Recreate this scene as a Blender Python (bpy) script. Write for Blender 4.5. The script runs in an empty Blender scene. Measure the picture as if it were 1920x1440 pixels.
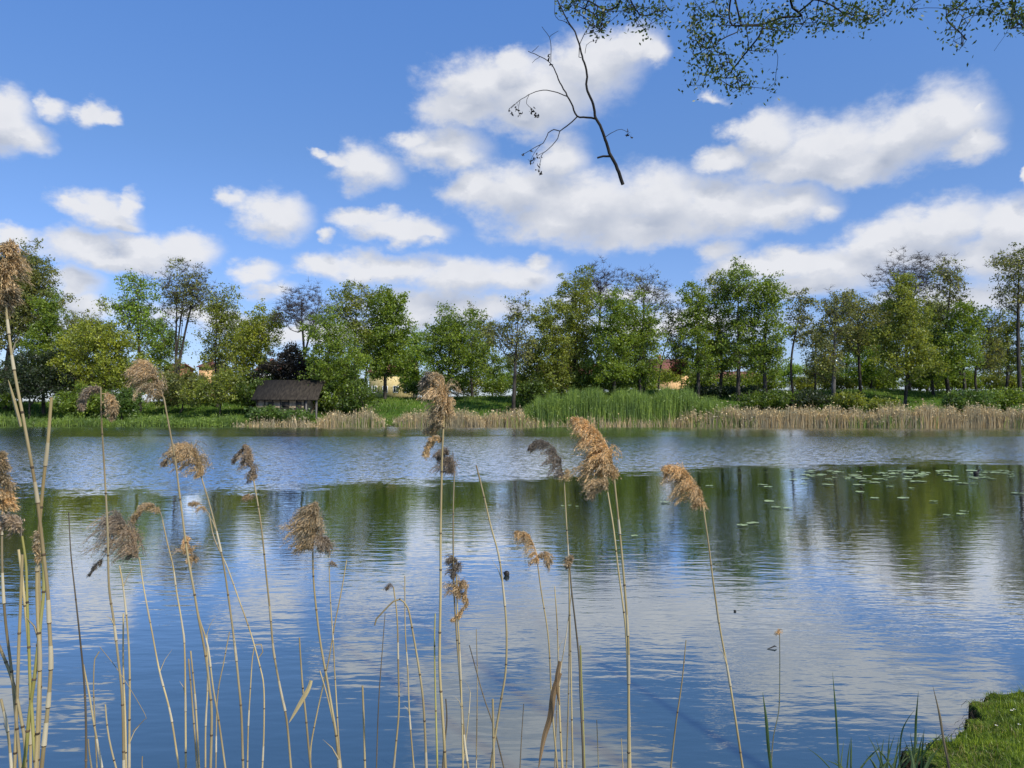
import bpy, math, random
import numpy as np
from mathutils import Vector
rng = np.random.default_rng(7)
random.seed(7)
sc = bpy.context.scene
COL = sc.collection
R = math.radians

# ------------------------------------------------------------------ camera
H = 2.2                      # eye height above the water, metres
LENS = 26.0
F = 1920 * LENS / 36.0       # focal length in photo pixels
PITCH = math.atan(46 / F)
cam = bpy.data.cameras.new('camera')
cam.lens = LENS; cam.sensor_width = 36; cam.clip_start = 0.05; cam.clip_end = 6000
cam_o = bpy.data.objects.new('camera', cam); COL.objects.link(cam_o)
cam_o.location = (0, 0, H); cam_o.rotation_euler = (math.pi / 2 + PITCH, 0, 0)
sc.camera = cam_o
sc.render.resolution_x = 1024; sc.render.resolution_y = 768

# ------------------------------------------------------------------ light
SUN_EL, SUN_AZ = R(48), R(136)          # azimuth clockwise from the view direction (+Y)
sun = bpy.data.lights.new('sun', 'SUN'); sun.energy = 4.9; sun.angle = R(0.53); sun.color = (1, .95, .86)
sun_o = bpy.data.objects.new('sun', sun); COL.objects.link(sun_o)
sd = Vector((math.sin(SUN_AZ) * math.cos(SUN_EL), math.cos(SUN_AZ) * math.cos(SUN_EL), math.sin(SUN_EL)))
sun_o.rotation_euler = sd.to_track_quat('Z', 'Y').to_euler()
sc.view_settings.view_transform = 'Standard'; sc.view_settings.look = 'None'
sc.view_settings.exposure = 0.0; sc.view_settings.gamma = 1.0
sc.view_settings.use_curve_mapping = False

def P(px, py, Y):
    """point at distance Y whose place in the photograph is (px, py)"""
    a = (np.asarray(px, float) - 960) / F; b = (720 - np.asarray(py, float)) / F
    y = math.cos(PITCH) - b * math.sin(PITCH); z = math.sin(PITCH) + b * math.cos(PITCH)
    k = Y / y
    return np.stack([a * k, np.broadcast_to(Y, np.shape(a * k)) * 1.0, H + z * k], -1)
def onplane(px, py, z0=0.0):
    a = (px - 960) / F; b = (720 - py) / F
    y = math.cos(PITCH) - b * math.sin(PITCH); z = math.sin(PITCH) + b * math.cos(PITCH)
    k = (z0 - H) / z
    return a * k, y * k

# ------------------------------------------------------------------ sky with cumulus
def azel(px, py):
    v = P(px, py, 1.0) - np.array([0, 0, H]); v = v / np.linalg.norm(v)
    return math.atan2(v[0], v[1]), math.asin(v[2])
CL = [ # px, py, rx, ry, weight
 (905,155,95,52,1),(875,205,85,34,1),(1000,175,130,68,1),(960,118,55,30,1),(1110,130,85,60,1),(1180,98,60,44,1),(1222,112,30,28,1),(985,212,70,32,1),
 (830,278,88,48,.9),(775,256,42,20,.85),(865,302,50,28,.9),(690,314,62,42,.9),(632,302,45,17,.85),(598,290,22,11,.8),
 (1040,300,58,48,1),(975,360,110,58,1),(895,355,60,34,.95),(1100,388,130,68,1),(1230,380,105,66,1),(1350,390,110,60,1),(1460,388,95,46,1),(1200,432,185,34,1),(1040,420,85,30,1),(1530,400,45,28,.85),
 (1765,228,100,64,1),(1690,255,90,60,1),(1560,275,120,56,1),(1440,252,60,48,1),(1412,232,50,30,1),(1360,300,62,24,.95),(1600,310,135,32,1),(1822,268,46,34,1),(1500,308,110,30,1),(1840,195,18,16,.7),
 (1760,418,112,44,1),(1885,425,85,52,1),(1660,445,85,36,1),(1850,480,160,45,1),(1700,470,130,32,1),
 (1480,492,110,28,1),(1580,500,95,36,1),(1400,498,85,30,.9),(1500,535,190,26,.85),(1340,470,50,30,.85),
 (600,500,56,26,1),(720,506,125,28,1),(860,520,115,38,1),(965,520,85,32,1),(1000,490,32,18,.9),(800,572,130,35,.9),(785,592,60,32,.9),(900,580,150,30,.8),
 (360,462,56,31,1),(270,467,95,32,1),(160,467,85,32,.95),(220,487,135,20,1),
 (190,397,66,35,1),(238,385,24,30,.95),(150,386,30,16,.9),(222,417,42,14,1),
 (515,407,66,39,1),(442,377,36,24,.76),(690,410,58,19,1),(760,434,78,25,1),(806,442,34,18,.95),(625,440,20,18,.65),
 (18,212,55,42,1),(42,252,48,30,1),(0,230,50,50,1),(110,205,32,28,.78),(172,208,32,26,.95),(206,217,28,16,.95),
 (20,450,55,20,.9),(140,532,62,34,.9),(485,508,44,28,.8),(505,545,50,25,.75),(160,575,90,30,.8),(400,600,160,30,.75),(1350,180,34,12,.5),
 (1925,322,16,30,.9),(1150,560,200,24,.66),(600,620,300,30,.8),(1250,610,300,35,.75),(60,600,120,40,.8),(1800,560,200,40,.8),
 # outside the picture, for the light and for other viewpoints
 (-260,300,140,60,1),(-420,480,180,50,1),(-700,200,160,80,1),(2200,260,150,60,1),(2350,470,220,60,1),(2700,150,200,90,1),(-1100,420,200,60,1),
 (300,-160,140,50,1),(1500,-220,200,60,1),(700,-380,180,70,1),(1150,-90,60,25,.8)]
world = bpy.data.worlds.new('World'); sc.world = world; world.use_nodes = True
SKY_S = 0.13
def build_world():
    nt = world.node_tree; nt.nodes.clear()
    # group: density of cloud in a direction
    g = bpy.data.node_groups.new('cloud_density', 'ShaderNodeTree')
    g.interface.new_socket('Dir', in_out='INPUT', socket_type='NodeSocketVector')
    g.interface.new_socket('Density', in_out='OUTPUT', socket_type='NodeSocketFloat')
    N = g.nodes; L = g.links
    gi = N.new('NodeGroupInput'); go = N.new('NodeGroupOutput')
    def math_(op, a, b=None, clamp=False):
        m = N.new('ShaderNodeMath'); m.operation = op; m.use_clamp = clamp
        for i, v in enumerate((a, b)):
            if v is None: continue
            if isinstance(v, (int, float)): m.inputs[i].default_value = v
            else: L.new(v, m.inputs[i])
        return m.outputs[0]
    def vm(op, a, b=None, c=None, out=0):
        m = N.new('ShaderNodeVectorMath'); m.operation = op
        for i, v in enumerate((a, b, c)):
            if v is None: continue
            if isinstance(v, (tuple, list)): m.inputs[i].default_value = v
            else: L.new(v, m.inputs[i])
        return m.outputs[out]
    sep = N.new('ShaderNodeSeparateXYZ'); L.new(gi.outputs[0], sep.inputs[0])
    az = math_('ARCTAN2', sep.outputs[0], sep.outputs[1]); el = math_('ARCSINE', sep.outputs[2])
    cmb = N.new('ShaderNodeCombineXYZ'); L.new(az, cmb.inputs[0]); L.new(el, cmb.inputs[1])
    uv = cmb.outputs[0]
    def noise(scale, detail, rough, off):
        n = N.new('ShaderNodeTexNoise'); n.inputs['Scale'].default_value = scale
        n.inputs['Detail'].default_value = detail; n.inputs['Roughness'].default_value = rough
        v = vm('MULTIPLY_ADD', uv, (1, 1.5, 1), off); L.new(v, n.inputs['Vector'])
        return n
    n1 = noise(13, 5, .55, (3.1, 1.7, 0.4)); n2 = noise(38, 6, .62, (7.7, 2.2, 5))
    d1 = vm('SUBTRACT', n1.outputs['Color'], (.5, .5, .5)); d1 = vm('MULTIPLY', d1, (.07, .045, 0))
    d2 = vm('SUBTRACT', n2.outputs['Color'], (.5, .5, .5)); d2 = vm('MULTIPLY', d2, (.024, .019, 0))
    uvd = vm('ADD', vm('ADD', uv, d1), d2)
    def field(uvx):
        best = None
        for (px, py, rx, ry, w) in CL:
            a0, e0 = azel(px, py); a1, _ = azel(px + rx, py); _, e1 = azel(px, py - ry)
            ra = abs(a1 - a0) * 1.25; re = abs(e1 - e0) * 1.25
            v = vm('MULTIPLY_ADD', uvx, (1 / ra, 1 / re, 0), (-a0 / ra, -e0 / re, 0))
            ln = vm('LENGTH', v, out=1)
            d = math_('SUBTRACT', w, ln)
            if best is None: best = d
            else:
                m = N.new('ShaderNodeMath'); m.operation = 'SMOOTH_MAX'
                L.new(best, m.inputs[0]); L.new(d, m.inputs[1]); m.inputs[2].default_value = .22
                best = m.outputs[0]
        return best
    best = field(uvd); above = field(vm('ADD', uvd, (.006, .030, 0)))
    f = math_('SUBTRACT', n2.outputs[0], .5); f = math_('MULTIPLY', f, .5)
    f1 = math_('SUBTRACT', n1.outputs[0], .5); f1 = math_('MULTIPLY', f1, .55)
    best = math_('ADD', best, math_('ADD', f, f1))
    g.interface.new_socket('Above', in_out='OUTPUT', socket_type='NodeSocketFloat')
    L.new(best, go.inputs[0]); L.new(math_('ADD', above, f1), go.inputs[1])
    # world tree
    N = nt.nodes; L = nt.links
    g_ = lambda t: N.new(t)
    tc = g_('ShaderNodeTexCoord')
    nrm = vm('NORMALIZE', tc.outputs['Generated'])
    A = g_('ShaderNodeGroup'); A.node_tree = g; L.new(nrm, A.inputs[0])
    mr = g_('ShaderNodeMapRange'); mr.interpolation_type = 'SMOOTHSTEP'
    L.new(A.outputs[0], mr.inputs[0]); mr.inputs[1].default_value = -.16; mr.inputs[2].default_value = .60
    alpha = mr.outputs[0]
    alpha = math_('MULTIPLY', alpha, .97)
    diff = math_('SUBTRACT', A.outputs[1], A.outputs[0])      # > 0: more cloud above, so a shaded underside
    sh = g_('ShaderNodeMapRange'); L.new(diff, sh.inputs[0]); sh.inputs[1].default_value = -.55; sh.inputs[2].default_value = .40
    thick = g_('ShaderNodeMapRange'); L.new(A.outputs[0], thick.inputs[0]); thick.inputs[1].default_value = .1; thick.inputs[2].default_value = .8
    shade = math_('MULTIPLY', sh.outputs[0], math_('ADD', math_('MULTIPLY', thick.outputs[0], .75), .25), True)
    n3 = g_('ShaderNodeTexNoise'); n3.inputs['Scale'].default_value = 22; n3.inputs['Detail'].default_value = 5
    L.new(nrm, n3.inputs['Vector'])
    shade = math_('ADD', shade, math_('MULTIPLY', math_('SUBTRACT', n3.outputs[0], .5), .5), True)
    cr = g_('ShaderNodeValToRGB'); L.new(shade, cr.inputs[0])
    e = cr.color_ramp.elements
    e[0].position = .0; e[0].color = (.82, .83, .87, 1); e[1].position = 1; e[1].color = (.38, .44, .57, 1)
    m_ = e.new(.42); m_.color = (.64, .67, .745, 1)
    cs = vm('SCALE', cr.outputs[0]); cs.node.inputs['Scale'].default_value = CLOUD_B / SKY_S
    sky = g_('ShaderNodeTexSky'); sky.sky_type = 'NISHITA'; sky.sun_disc = False
    sky.sun_elevation = SUN_EL; sky.sun_rotation = SUN_AZ; sky.air_density = 1.0; sky.dust_density = .4; sky.ozone_density = 2.0
    sz = g_('ShaderNodeSeparateXYZ'); L.new(nrm, sz.inputs[0]); hz = g_('ShaderNodeValToRGB'); L.new(sz.outputs[2], hz.inputs[0])   # thin haze low down
    he = hz.color_ramp.elements; he[0].position = .10; he[0].color = (.90, .74, .76, 1); he[1].position = .50; he[1].color = (1.0, 1.05, 1.07, 1)
    h_ = he.new(.32); h_.color = (.92, .87, .84, 1)
    skc = vm('MULTIPLY', sky.outputs[0], SKY_TINT); skc = vm('MULTIPLY', skc, hz.outputs[0])
    mix = g_('ShaderNodeMix'); mix.data_type = 'RGBA'
    L.new(alpha, mix.inputs[0]); L.new(skc, mix.inputs[6]); L.new(cs, mix.inputs[7])
    bg = g_('ShaderNodeBackground'); bg.inputs[1].default_value = SKY_S; L.new(mix.outputs[2], bg.inputs[0])
    out = g_('ShaderNodeOutputWorld'); L.new(bg.outputs[0], out.inputs[0])
CLOUD_B = 1.0
SKY_TINT = (.78, 1.07, 1.48)
build_world()

# ------------------------------------------------------------------ mesh helpers
def tag(o, label=None, cat=None, group=None, kind=None):
    if label: o['label'] = label
    if cat: o['category'] = cat
    if group: o['group'] = group
    if kind: o['kind'] = kind
    return o
def empty(name, loc=(0, 0, 0)):
    o = bpy.data.objects.new(name, None); COL.objects.link(o); o.location = loc; o.empty_display_size = .2
    return o
class MB:
    """collects quads; v (n,4,3) blocks or indexed blocks"""
    def __init__(s): s.v = []; s.f = []; s.m = []; s.n = 0
    def add(s, v, f, mat=0):
        v = np.asarray(v, float).reshape(-1, 3); f = np.asarray(f, int).reshape(-1, 4)
        s.v.append(v); s.f.append(f + s.n); s.m.append(np.full(len(f), mat)); s.n += len(v)
    def quads(s, q, mat=0):
        q = np.asarray(q, float).reshape(-1, 4, 3)
        s.add(q, np.arange(len(q) * 4).reshape(-1, 4), mat)
    def segs(s, A, B, ra, rb, k=4, mat=0):
        A = np.asarray(A, float); B = np.asarray(B, float); n = len(A)
        if n == 0: return
        d = B - A; d /= (np.linalg.norm(d, axis=1)[:, None] + 1e-9)
        ref = np.where(np.abs(d[:, 2:3]) > .9, np.array([[1., 0, 0]]), np.array([[0., 0, 1]]))
        u = np.cross(d, ref); u /= np.linalg.norm(u, axis=1)[:, None]; w = np.cross(d, u)
        th = np.arange(k) * 2 * np.pi / k
        ring = u[:, None, :] * np.cos(th)[None, :, None] + w[:, None, :] * np.sin(th)[None, :, None]
        v = np.stack([A[:, None] + ring * np.asarray(ra)[:, None, None], B[:, None] + ring * np.asarray(rb)[:, None, None]], 1)
        i = np.arange(k); j = (i + 1) % k
        f = np.stack([i, j, j + k, i + k], 1)
        f = f[None] + (np.arange(n) * 2 * k)[:, None, None]
        s.add(v, f, mat)
    def tube(s, pts, rad, k=6, mat=0, cap=True):
        pts = np.asarray(pts, float); n = len(pts); rad = np.broadcast_to(rad, (n,))
        d = np.gradient(pts, axis=0); d /= (np.linalg.norm(d, axis=1)[:, None] + 1e-9)
        u = np.cross(d, np.array([0, 1., 0.03])); u /= (np.linalg.norm(u, axis=1)[:, None] + 1e-9); w = np.cross(d, u)
        th = np.arange(k) * 2 * np.pi / k
        v = pts[:, None] + (u[:, None] * np.cos(th)[None, :, None] + w[:, None] * np.sin(th)[None, :, None]) * rad[:, None, None]
        i = np.arange(k); j = (i + 1) % k
        f = np.stack([i, j, j + k, i + k], 1)[None] + (np.arange(n - 1) * k)[:, None, None]
        s.add(v, f, mat)
        if cap:
            for e, idx in ((0, 0), (-1, (n - 1) * k)):
                c = pts[e]; vv = np.concatenate([v[e], c[None]], 0)
                ff = [[a, (a + 1) % k, k, k] for a in range(k)]
                # triangle fan written as quads through the centre
                q = np.array([[vv[a], vv[(a + 1) % k], (vv[(a + 1) % k] + c) / 2, (vv[a] + c) / 2] for a in range(k)])
                s.quads(q, mat)
    def box(s, x0, x1, y0, y1, z0, z1, mat=0):
        v = [(x, y, z) for z in (z0, z1) for y in (y0, y1) for x in (x0, x1)]
        s.add(v, [(0, 2, 3, 1), (4, 5, 7, 6), (0, 1, 5, 4), (2, 6, 7, 3), (0, 4, 6, 2), (1, 3, 7, 5)], mat)
    def build(s, name, mats, parent=None, smooth=False, origin=None):
        v = np.concatenate(s.v); f = np.concatenate(s.f); m = np.concatenate(s.m)
        if origin is not None: v = v - np.asarray(origin, float)
        me = bpy.data.meshes.new(name)
        me.vertices.add(len(v)); me.vertices.foreach_set('co', v.astype(np.float32).ravel())
        me.loops.add(f.size); me.loops.foreach_set('vertex_index', f.astype(np.int32).ravel())
        me.polygons.add(len(f)); me.polygons.foreach_set('loop_start', np.arange(0, f.size, 4, dtype=np.int32))
        me.polygons.foreach_set('material_index', m.astype(np.int32))
        if smooth: me.polygons.foreach_set('use_smooth', np.ones(len(f), bool))
        if not isinstance(mats, (list, tuple)): mats = [mats]
        for q in mats: me.materials.append(q)
        me.update(calc_edges=True); me.validate()
        o = bpy.data.objects.new(name, me); COL.objects.link(o)
        if parent is not None: o.parent = parent
        elif origin is not None: o.location = origin
        return o
def unit(n):
    v = rng.normal(size=(n, 3)); return v / np.linalg.norm(v, axis=1)[:, None]
def leaf_quads(C, a, b, up=0.0, nrm=None):
    """pointed leaves at points C: half length a, half width b"""
    n = len(C); u = unit(n)
    if up: u[:, 2] -= up; u /= np.linalg.norm(u, axis=1)[:, None]
    w = np.cross(u, unit(n)); w /= (np.linalg.norm(w, axis=1)[:, None] + 1e-9)
    a = np.broadcast_to(a, (n,))[:, None]; b = np.broadcast_to(b, (n,))[:, None]
    return np.stack([C - u * a, C + w * b - u * a * .15, C + u * a, C - w * b - u * a * .15], 1)
def crom(pts, step):
    pts = np.asarray(pts, float); out = []
    p = np.vstack([2 * pts[0] - pts[1], pts, 2 * pts[-1] - pts[-2]])
    for i in range(1, len(p) - 2):
        L = np.linalg.norm(p[i + 1] - p[i]); n = max(1, int(round(L / step)))
        for t in np.arange(n) / n:
            out.append(.5 * ((2 * p[i]) + (-p[i - 1] + p[i + 1]) * t + (2 * p[i - 1] - 5 * p[i] + 4 * p[i + 1] - p[i + 2]) * t * t + (-p[i - 1] + 3 * p[i] - 3 * p[i + 1] + p[i + 2]) * t ** 3))
    out.append(pts[-1]); return np.array(out)

# ------------------------------------------------------------------ materials
def newmat(name):
    m = bpy.data.materials.new(name); m.use_nodes = True; nt = m.node_tree; nt.nodes.clear()
    return m, nt, nt.nodes, nt.links
def ramp(N, L, fac, cols):
    r = N.new('ShaderNodeValToRGB'); L.new(fac, r.inputs[0]); e = r.color_ramp.elements
    e[0].position, e[0].color = cols[0][0], (*cols[0][1], 1); e[1].position, e[1].color = cols[-1][0], (*cols[-1][1], 1)
    for p, c in cols[1:-1]:
        x = e.new(p); x.color = (*c, 1)
    return r.outputs[0]
def leafmat(name, col, var=.38, trans=.5, scale=.35, tt=(1.25, 1.15, .6)):
    m, nt, N, L = newmat(name)
    geo = N.new('ShaderNodeNewGeometry'); tc = N.new('ShaderNodeTexCoord')
    n = N.new('ShaderNodeTexNoise'); n.inputs['Scale'].default_value = scale; n.inputs['Detail'].default_value = 3
    L.new(tc.outputs['Object'], n.inputs['Vector'])
    add = N.new('ShaderNodeMath'); add.operation = 'MULTIPLY_ADD'; L.new(geo.outputs['Random Per Island'], add.inputs[0])
    add.inputs[1].default_value = .55; L.new(n.outputs[0], add.inputs[2])
    c = np.array(col)
    lo = np.clip(c * (1 - var) * np.array([.9, 1, 1.05]), 0, 1); hi = np.clip(c * (1 + var * 1.3) * np.array([1.12, 1, .8]), 0, 1)
    col_o = ramp(N, L, add.outputs[0], [(.4, tuple(lo)), (.77, tuple(c)), (1.1 if False else 1.0, tuple(hi))])
    d = N.new('ShaderNodeBsdfDiffuse'); t = N.new('ShaderNodeBsdfTranslucent'); gl = N.new('ShaderNodeBsdfGlossy')
    gl.inputs['Roughness'].default_value = .45; gl.inputs['Color'].default_value = (1, 1, 1, 1)
    L.new(col_o, d.inputs[0])
    b = N.new('ShaderNodeVectorMath'); b.operation = 'MULTIPLY'; b.inputs[1].default_value = tt; L.new(col_o, b.inputs[0]); L.new(b.outputs[0], t.inputs[0])
    mx = N.new('ShaderNodeMixShader'); mx.inputs[0].default_value = trans; L.new(d.outputs[0], mx.inputs[1]); L.new(t.outputs[0], mx.inputs[2])
    m2 = N.new('ShaderNodeMixShader'); m2.inputs[0].default_value = .025; L.new(mx.outputs[0], m2.inputs[1]); L.new(gl.outputs[0], m2.inputs[2])
    o = N.new('ShaderNodeOutputMaterial'); L.new(m2.outputs[0], o.inputs[0])
    return m
def simplemat(name, c1, c2, scale=5., stretch=(1, 1, 1), rough=.85, detail=6, bump=0, lo=.35, hi=.65, trans=0):
    m, nt, N, L = newmat(name)
    tc = N.new('ShaderNodeTexCoord'); mp = N.new('ShaderNodeMapping'); mp.inputs['Scale'].default_value = stretch
    L.new(tc.outputs['Object'], mp.inputs[0])
    n = N.new('ShaderNodeTexNoise'); n.inputs['Scale'].default_value = scale; n.inputs['Detail'].default_value = detail
    L.new(mp.outputs[0], n.inputs['Vector'])
    c = ramp(N, L, n.outputs[0], [(lo, c1), (hi, c2)])
    if name.endswith('_stalk'):
        oi = N.new('ShaderNodeObjectInfo'); r2 = ramp(N, L, oi.outputs['Random'], [(0, (.62, .62, .66)), (.5, (.92, .9, .86)), (1, (1.12, 1.08, .98))])
        vmx = N.new('ShaderNodeVectorMath'); vmx.operation = 'MULTIPLY'; L.new(c, vmx.inputs[0]); L.new(r2, vmx.inputs[1]); c = vmx.outputs[0]
    p = N.new('ShaderNodeBsdfPrincipled'); L.new(c, p.inputs['Base Color']); p.inputs['Roughness'].default_value = rough
    p.inputs['Specular IOR Level'].default_value = .25
    if bump:
        b = N.new('ShaderNodeBump'); b.inputs['Strength'].default_value = .6; b.inputs['Distance'].default_value = bump
        L.new(n.outputs[0], b.inputs['Height']); L.new(b.outputs[0], p.inputs['Normal'])
    o = N.new('ShaderNodeOutputMaterial')
    if trans:
        t = N.new('ShaderNodeBsdfTranslucent'); L.new(c, t.inputs[0]); mx = N.new('ShaderNodeMixShader'); mx.inputs[0].default_value = trans
        L.new(p.outputs[0], mx.inputs[1]); L.new(t.outputs[0], mx.inputs[2]); L.new(mx.outputs[0], o.inputs[0])
    else: L.new(p.outputs[0], o.inputs[0])
    return m
BARK = simplemat('bark', (.022, .018, .014), (.085, .072, .058), 3, (1, 1, .3), .95, bump=.03)
BARK_GREY = simplemat('grey_bark', (.05, .046, .04), (.17, .155, .135), 3, (1, 1, .3), .95, bump=.03)
TWIG = simplemat('twig', (.035, .03, .026), (.10, .085, .075), 2, rough=.95)
LEAF = {
 'dark': leafmat('dark_leaves', (.10, .155, .020)),
 'green': leafmat('green_leaves', (.165, .240, .026)),
 'olive': leafmat('olive_leaves', (.20, .24, .034)),
 'drab': leafmat('drab_leaves', (.19, .21, .055)),
 'bright': leafmat('bright_leaves', (.205, .315, .032)),
 'yellow': leafmat('yellow_green_leaves', (.26, .305, .034)),
 'purple': leafmat('dull_purple_leaves', (.030, .026, .020)),
 'evergreen': leafmat('evergreen_leaves', (.035, .055, .018)),
 'copper': leafmat('copper_leaves', (.16, .045, .03)),
 'shore': leafmat('shore_leaves', (.10, .17, .032)),
}
STRAW = simplemat('straw_stalk', (.24, .175, .08), (.54, .44, .235), 9, (1, 1, .35), .6)
STRAW_DARK = simplemat('weathered_stalk', (.06, .05, .035), (.2, .16, .10), 9, (1, 1, .3), .7)
STRAW_GREEN = simplemat('green_stalk', (.30, .27, .06), (.50, .45, .16), 9, (1, 1, .35), .6)

# ------------------------------------------------------------------ terrain
def sstep(a, b, x):
    t = np.clip((x - a) / (b - a), 0, 1); return t * t * (3 - 2 * t)
def sn(x, y, s):
    return (np.sin(x * 1.3 * s + 1.1) * np.cos(y * 1.7 * s + .3) + .5 * np.sin(x * 2.9 * s + 4 + y * 1.1 * s) + .25 * np.sin(x * 6.1 * s - y * 4.3 * s))
def shore(x):
    return 90.5 + .9 * sn(x, 0, .06) - 2.5 * sstep(20, 60, x) + 1.0 * sstep(-25, -60, x)
def land(x, y):
    top = 3.6 + 1.15 * sstep(-20, 25, x) - .5 * sstep(-30, -60, x)
    d = y - shore(x)
    far = -1.2 + 1.45 * sstep(-2.5, .7, d) + (top - .25) * sstep(0, 22, d) ** .8 + .15 * sn(x, y, .15) * sstep(1, 10, d) - 1.8 * sstep(45, 160, d)
    near = -1.2 + 1.7 * sstep(1.6, -1.2, y + .02 * x) + .03 * sn(x, y, 1.5)
    # right and left ends of the lake close far outside the frame
    side = -1.2 + 2.4 * sstep(170, 200, np.abs(x) + .1 * y)
    return np.maximum(np.maximum(far, near), side)
def build_ground():
    xs = np.concatenate([np.linspace(-1500, -160, 24), np.linspace(-150, 150, 241), np.linspace(160, 1500, 24)])
    ys = np.concatenate([np.linspace(-400, -6, 14), np.linspace(-5, 6, 34), np.linspace(9, 84, 18), np.linspace(86, 125, 79), np.linspace(128, 200, 30), np.linspace(220, 3000, 20)])
    X, Y = np.meshgrid(xs, ys, indexing='ij'); Z = land(X, Y)
    v = np.stack([X, Y, Z], -1).reshape(-1, 3); ny = len(ys)
    i = np.arange(len(xs) - 1)[:, None] * ny + np.arange(ny - 1)[None]
    f = np.stack([i, i + ny, i + ny + 1, i + 1], -1).reshape(-1, 4)
    m, nt, N, L = newmat('meadow')
    tc = N.new('ShaderNodeTexCoord')
    n = N.new('ShaderNodeTexNoise'); n.inputs['Scale'].default_value = .16; n.inputs['Detail'].default_value = 8; n.inputs['Roughness'].default_value = .65
    mp = N.new('ShaderNodeMapping'); mp.inputs['Scale'].default_value = (1, 1.6, 1); L.new(tc.outputs['Object'], mp.inputs[0]); L.new(mp.outputs[0], n.inputs['Vector'])
    c = ramp(N, L, n.outputs[0], [(.34, (.030, .060, .012)), (.52, (.060, .115, .018)), (.68, (.105, .150, .030))])
    sx = N.new('ShaderNodeSeparateXYZ'); L.new(tc.outputs['Object'], sx.inputs[0])
    mr = N.new('ShaderNodeMapRange'); L.new(sx.outputs[2], mr.inputs[0]); mr.inputs[1].default_value = .35; mr.inputs[2].default_value = .0
    mx = N.new('ShaderNodeMix'); mx.data_type = 'RGBA'; L.new(mr.outputs[0], mx.inputs[0]); L.new(c, mx.inputs[6]); mx.inputs[7].default_value = (.045, .036, .022, 1)
    p = N.new('ShaderNodeBsdfDiffuse'); L.new(mx.outputs[2], p.inputs[0])
    o = N.new('ShaderNodeOutputMaterial'); L.new(p.outputs[0], o.inputs[0])
    b = MB(); b.add(v, f); g = b.build('ground', m, smooth=True); tag(g, kind='structure')
build_ground()

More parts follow.
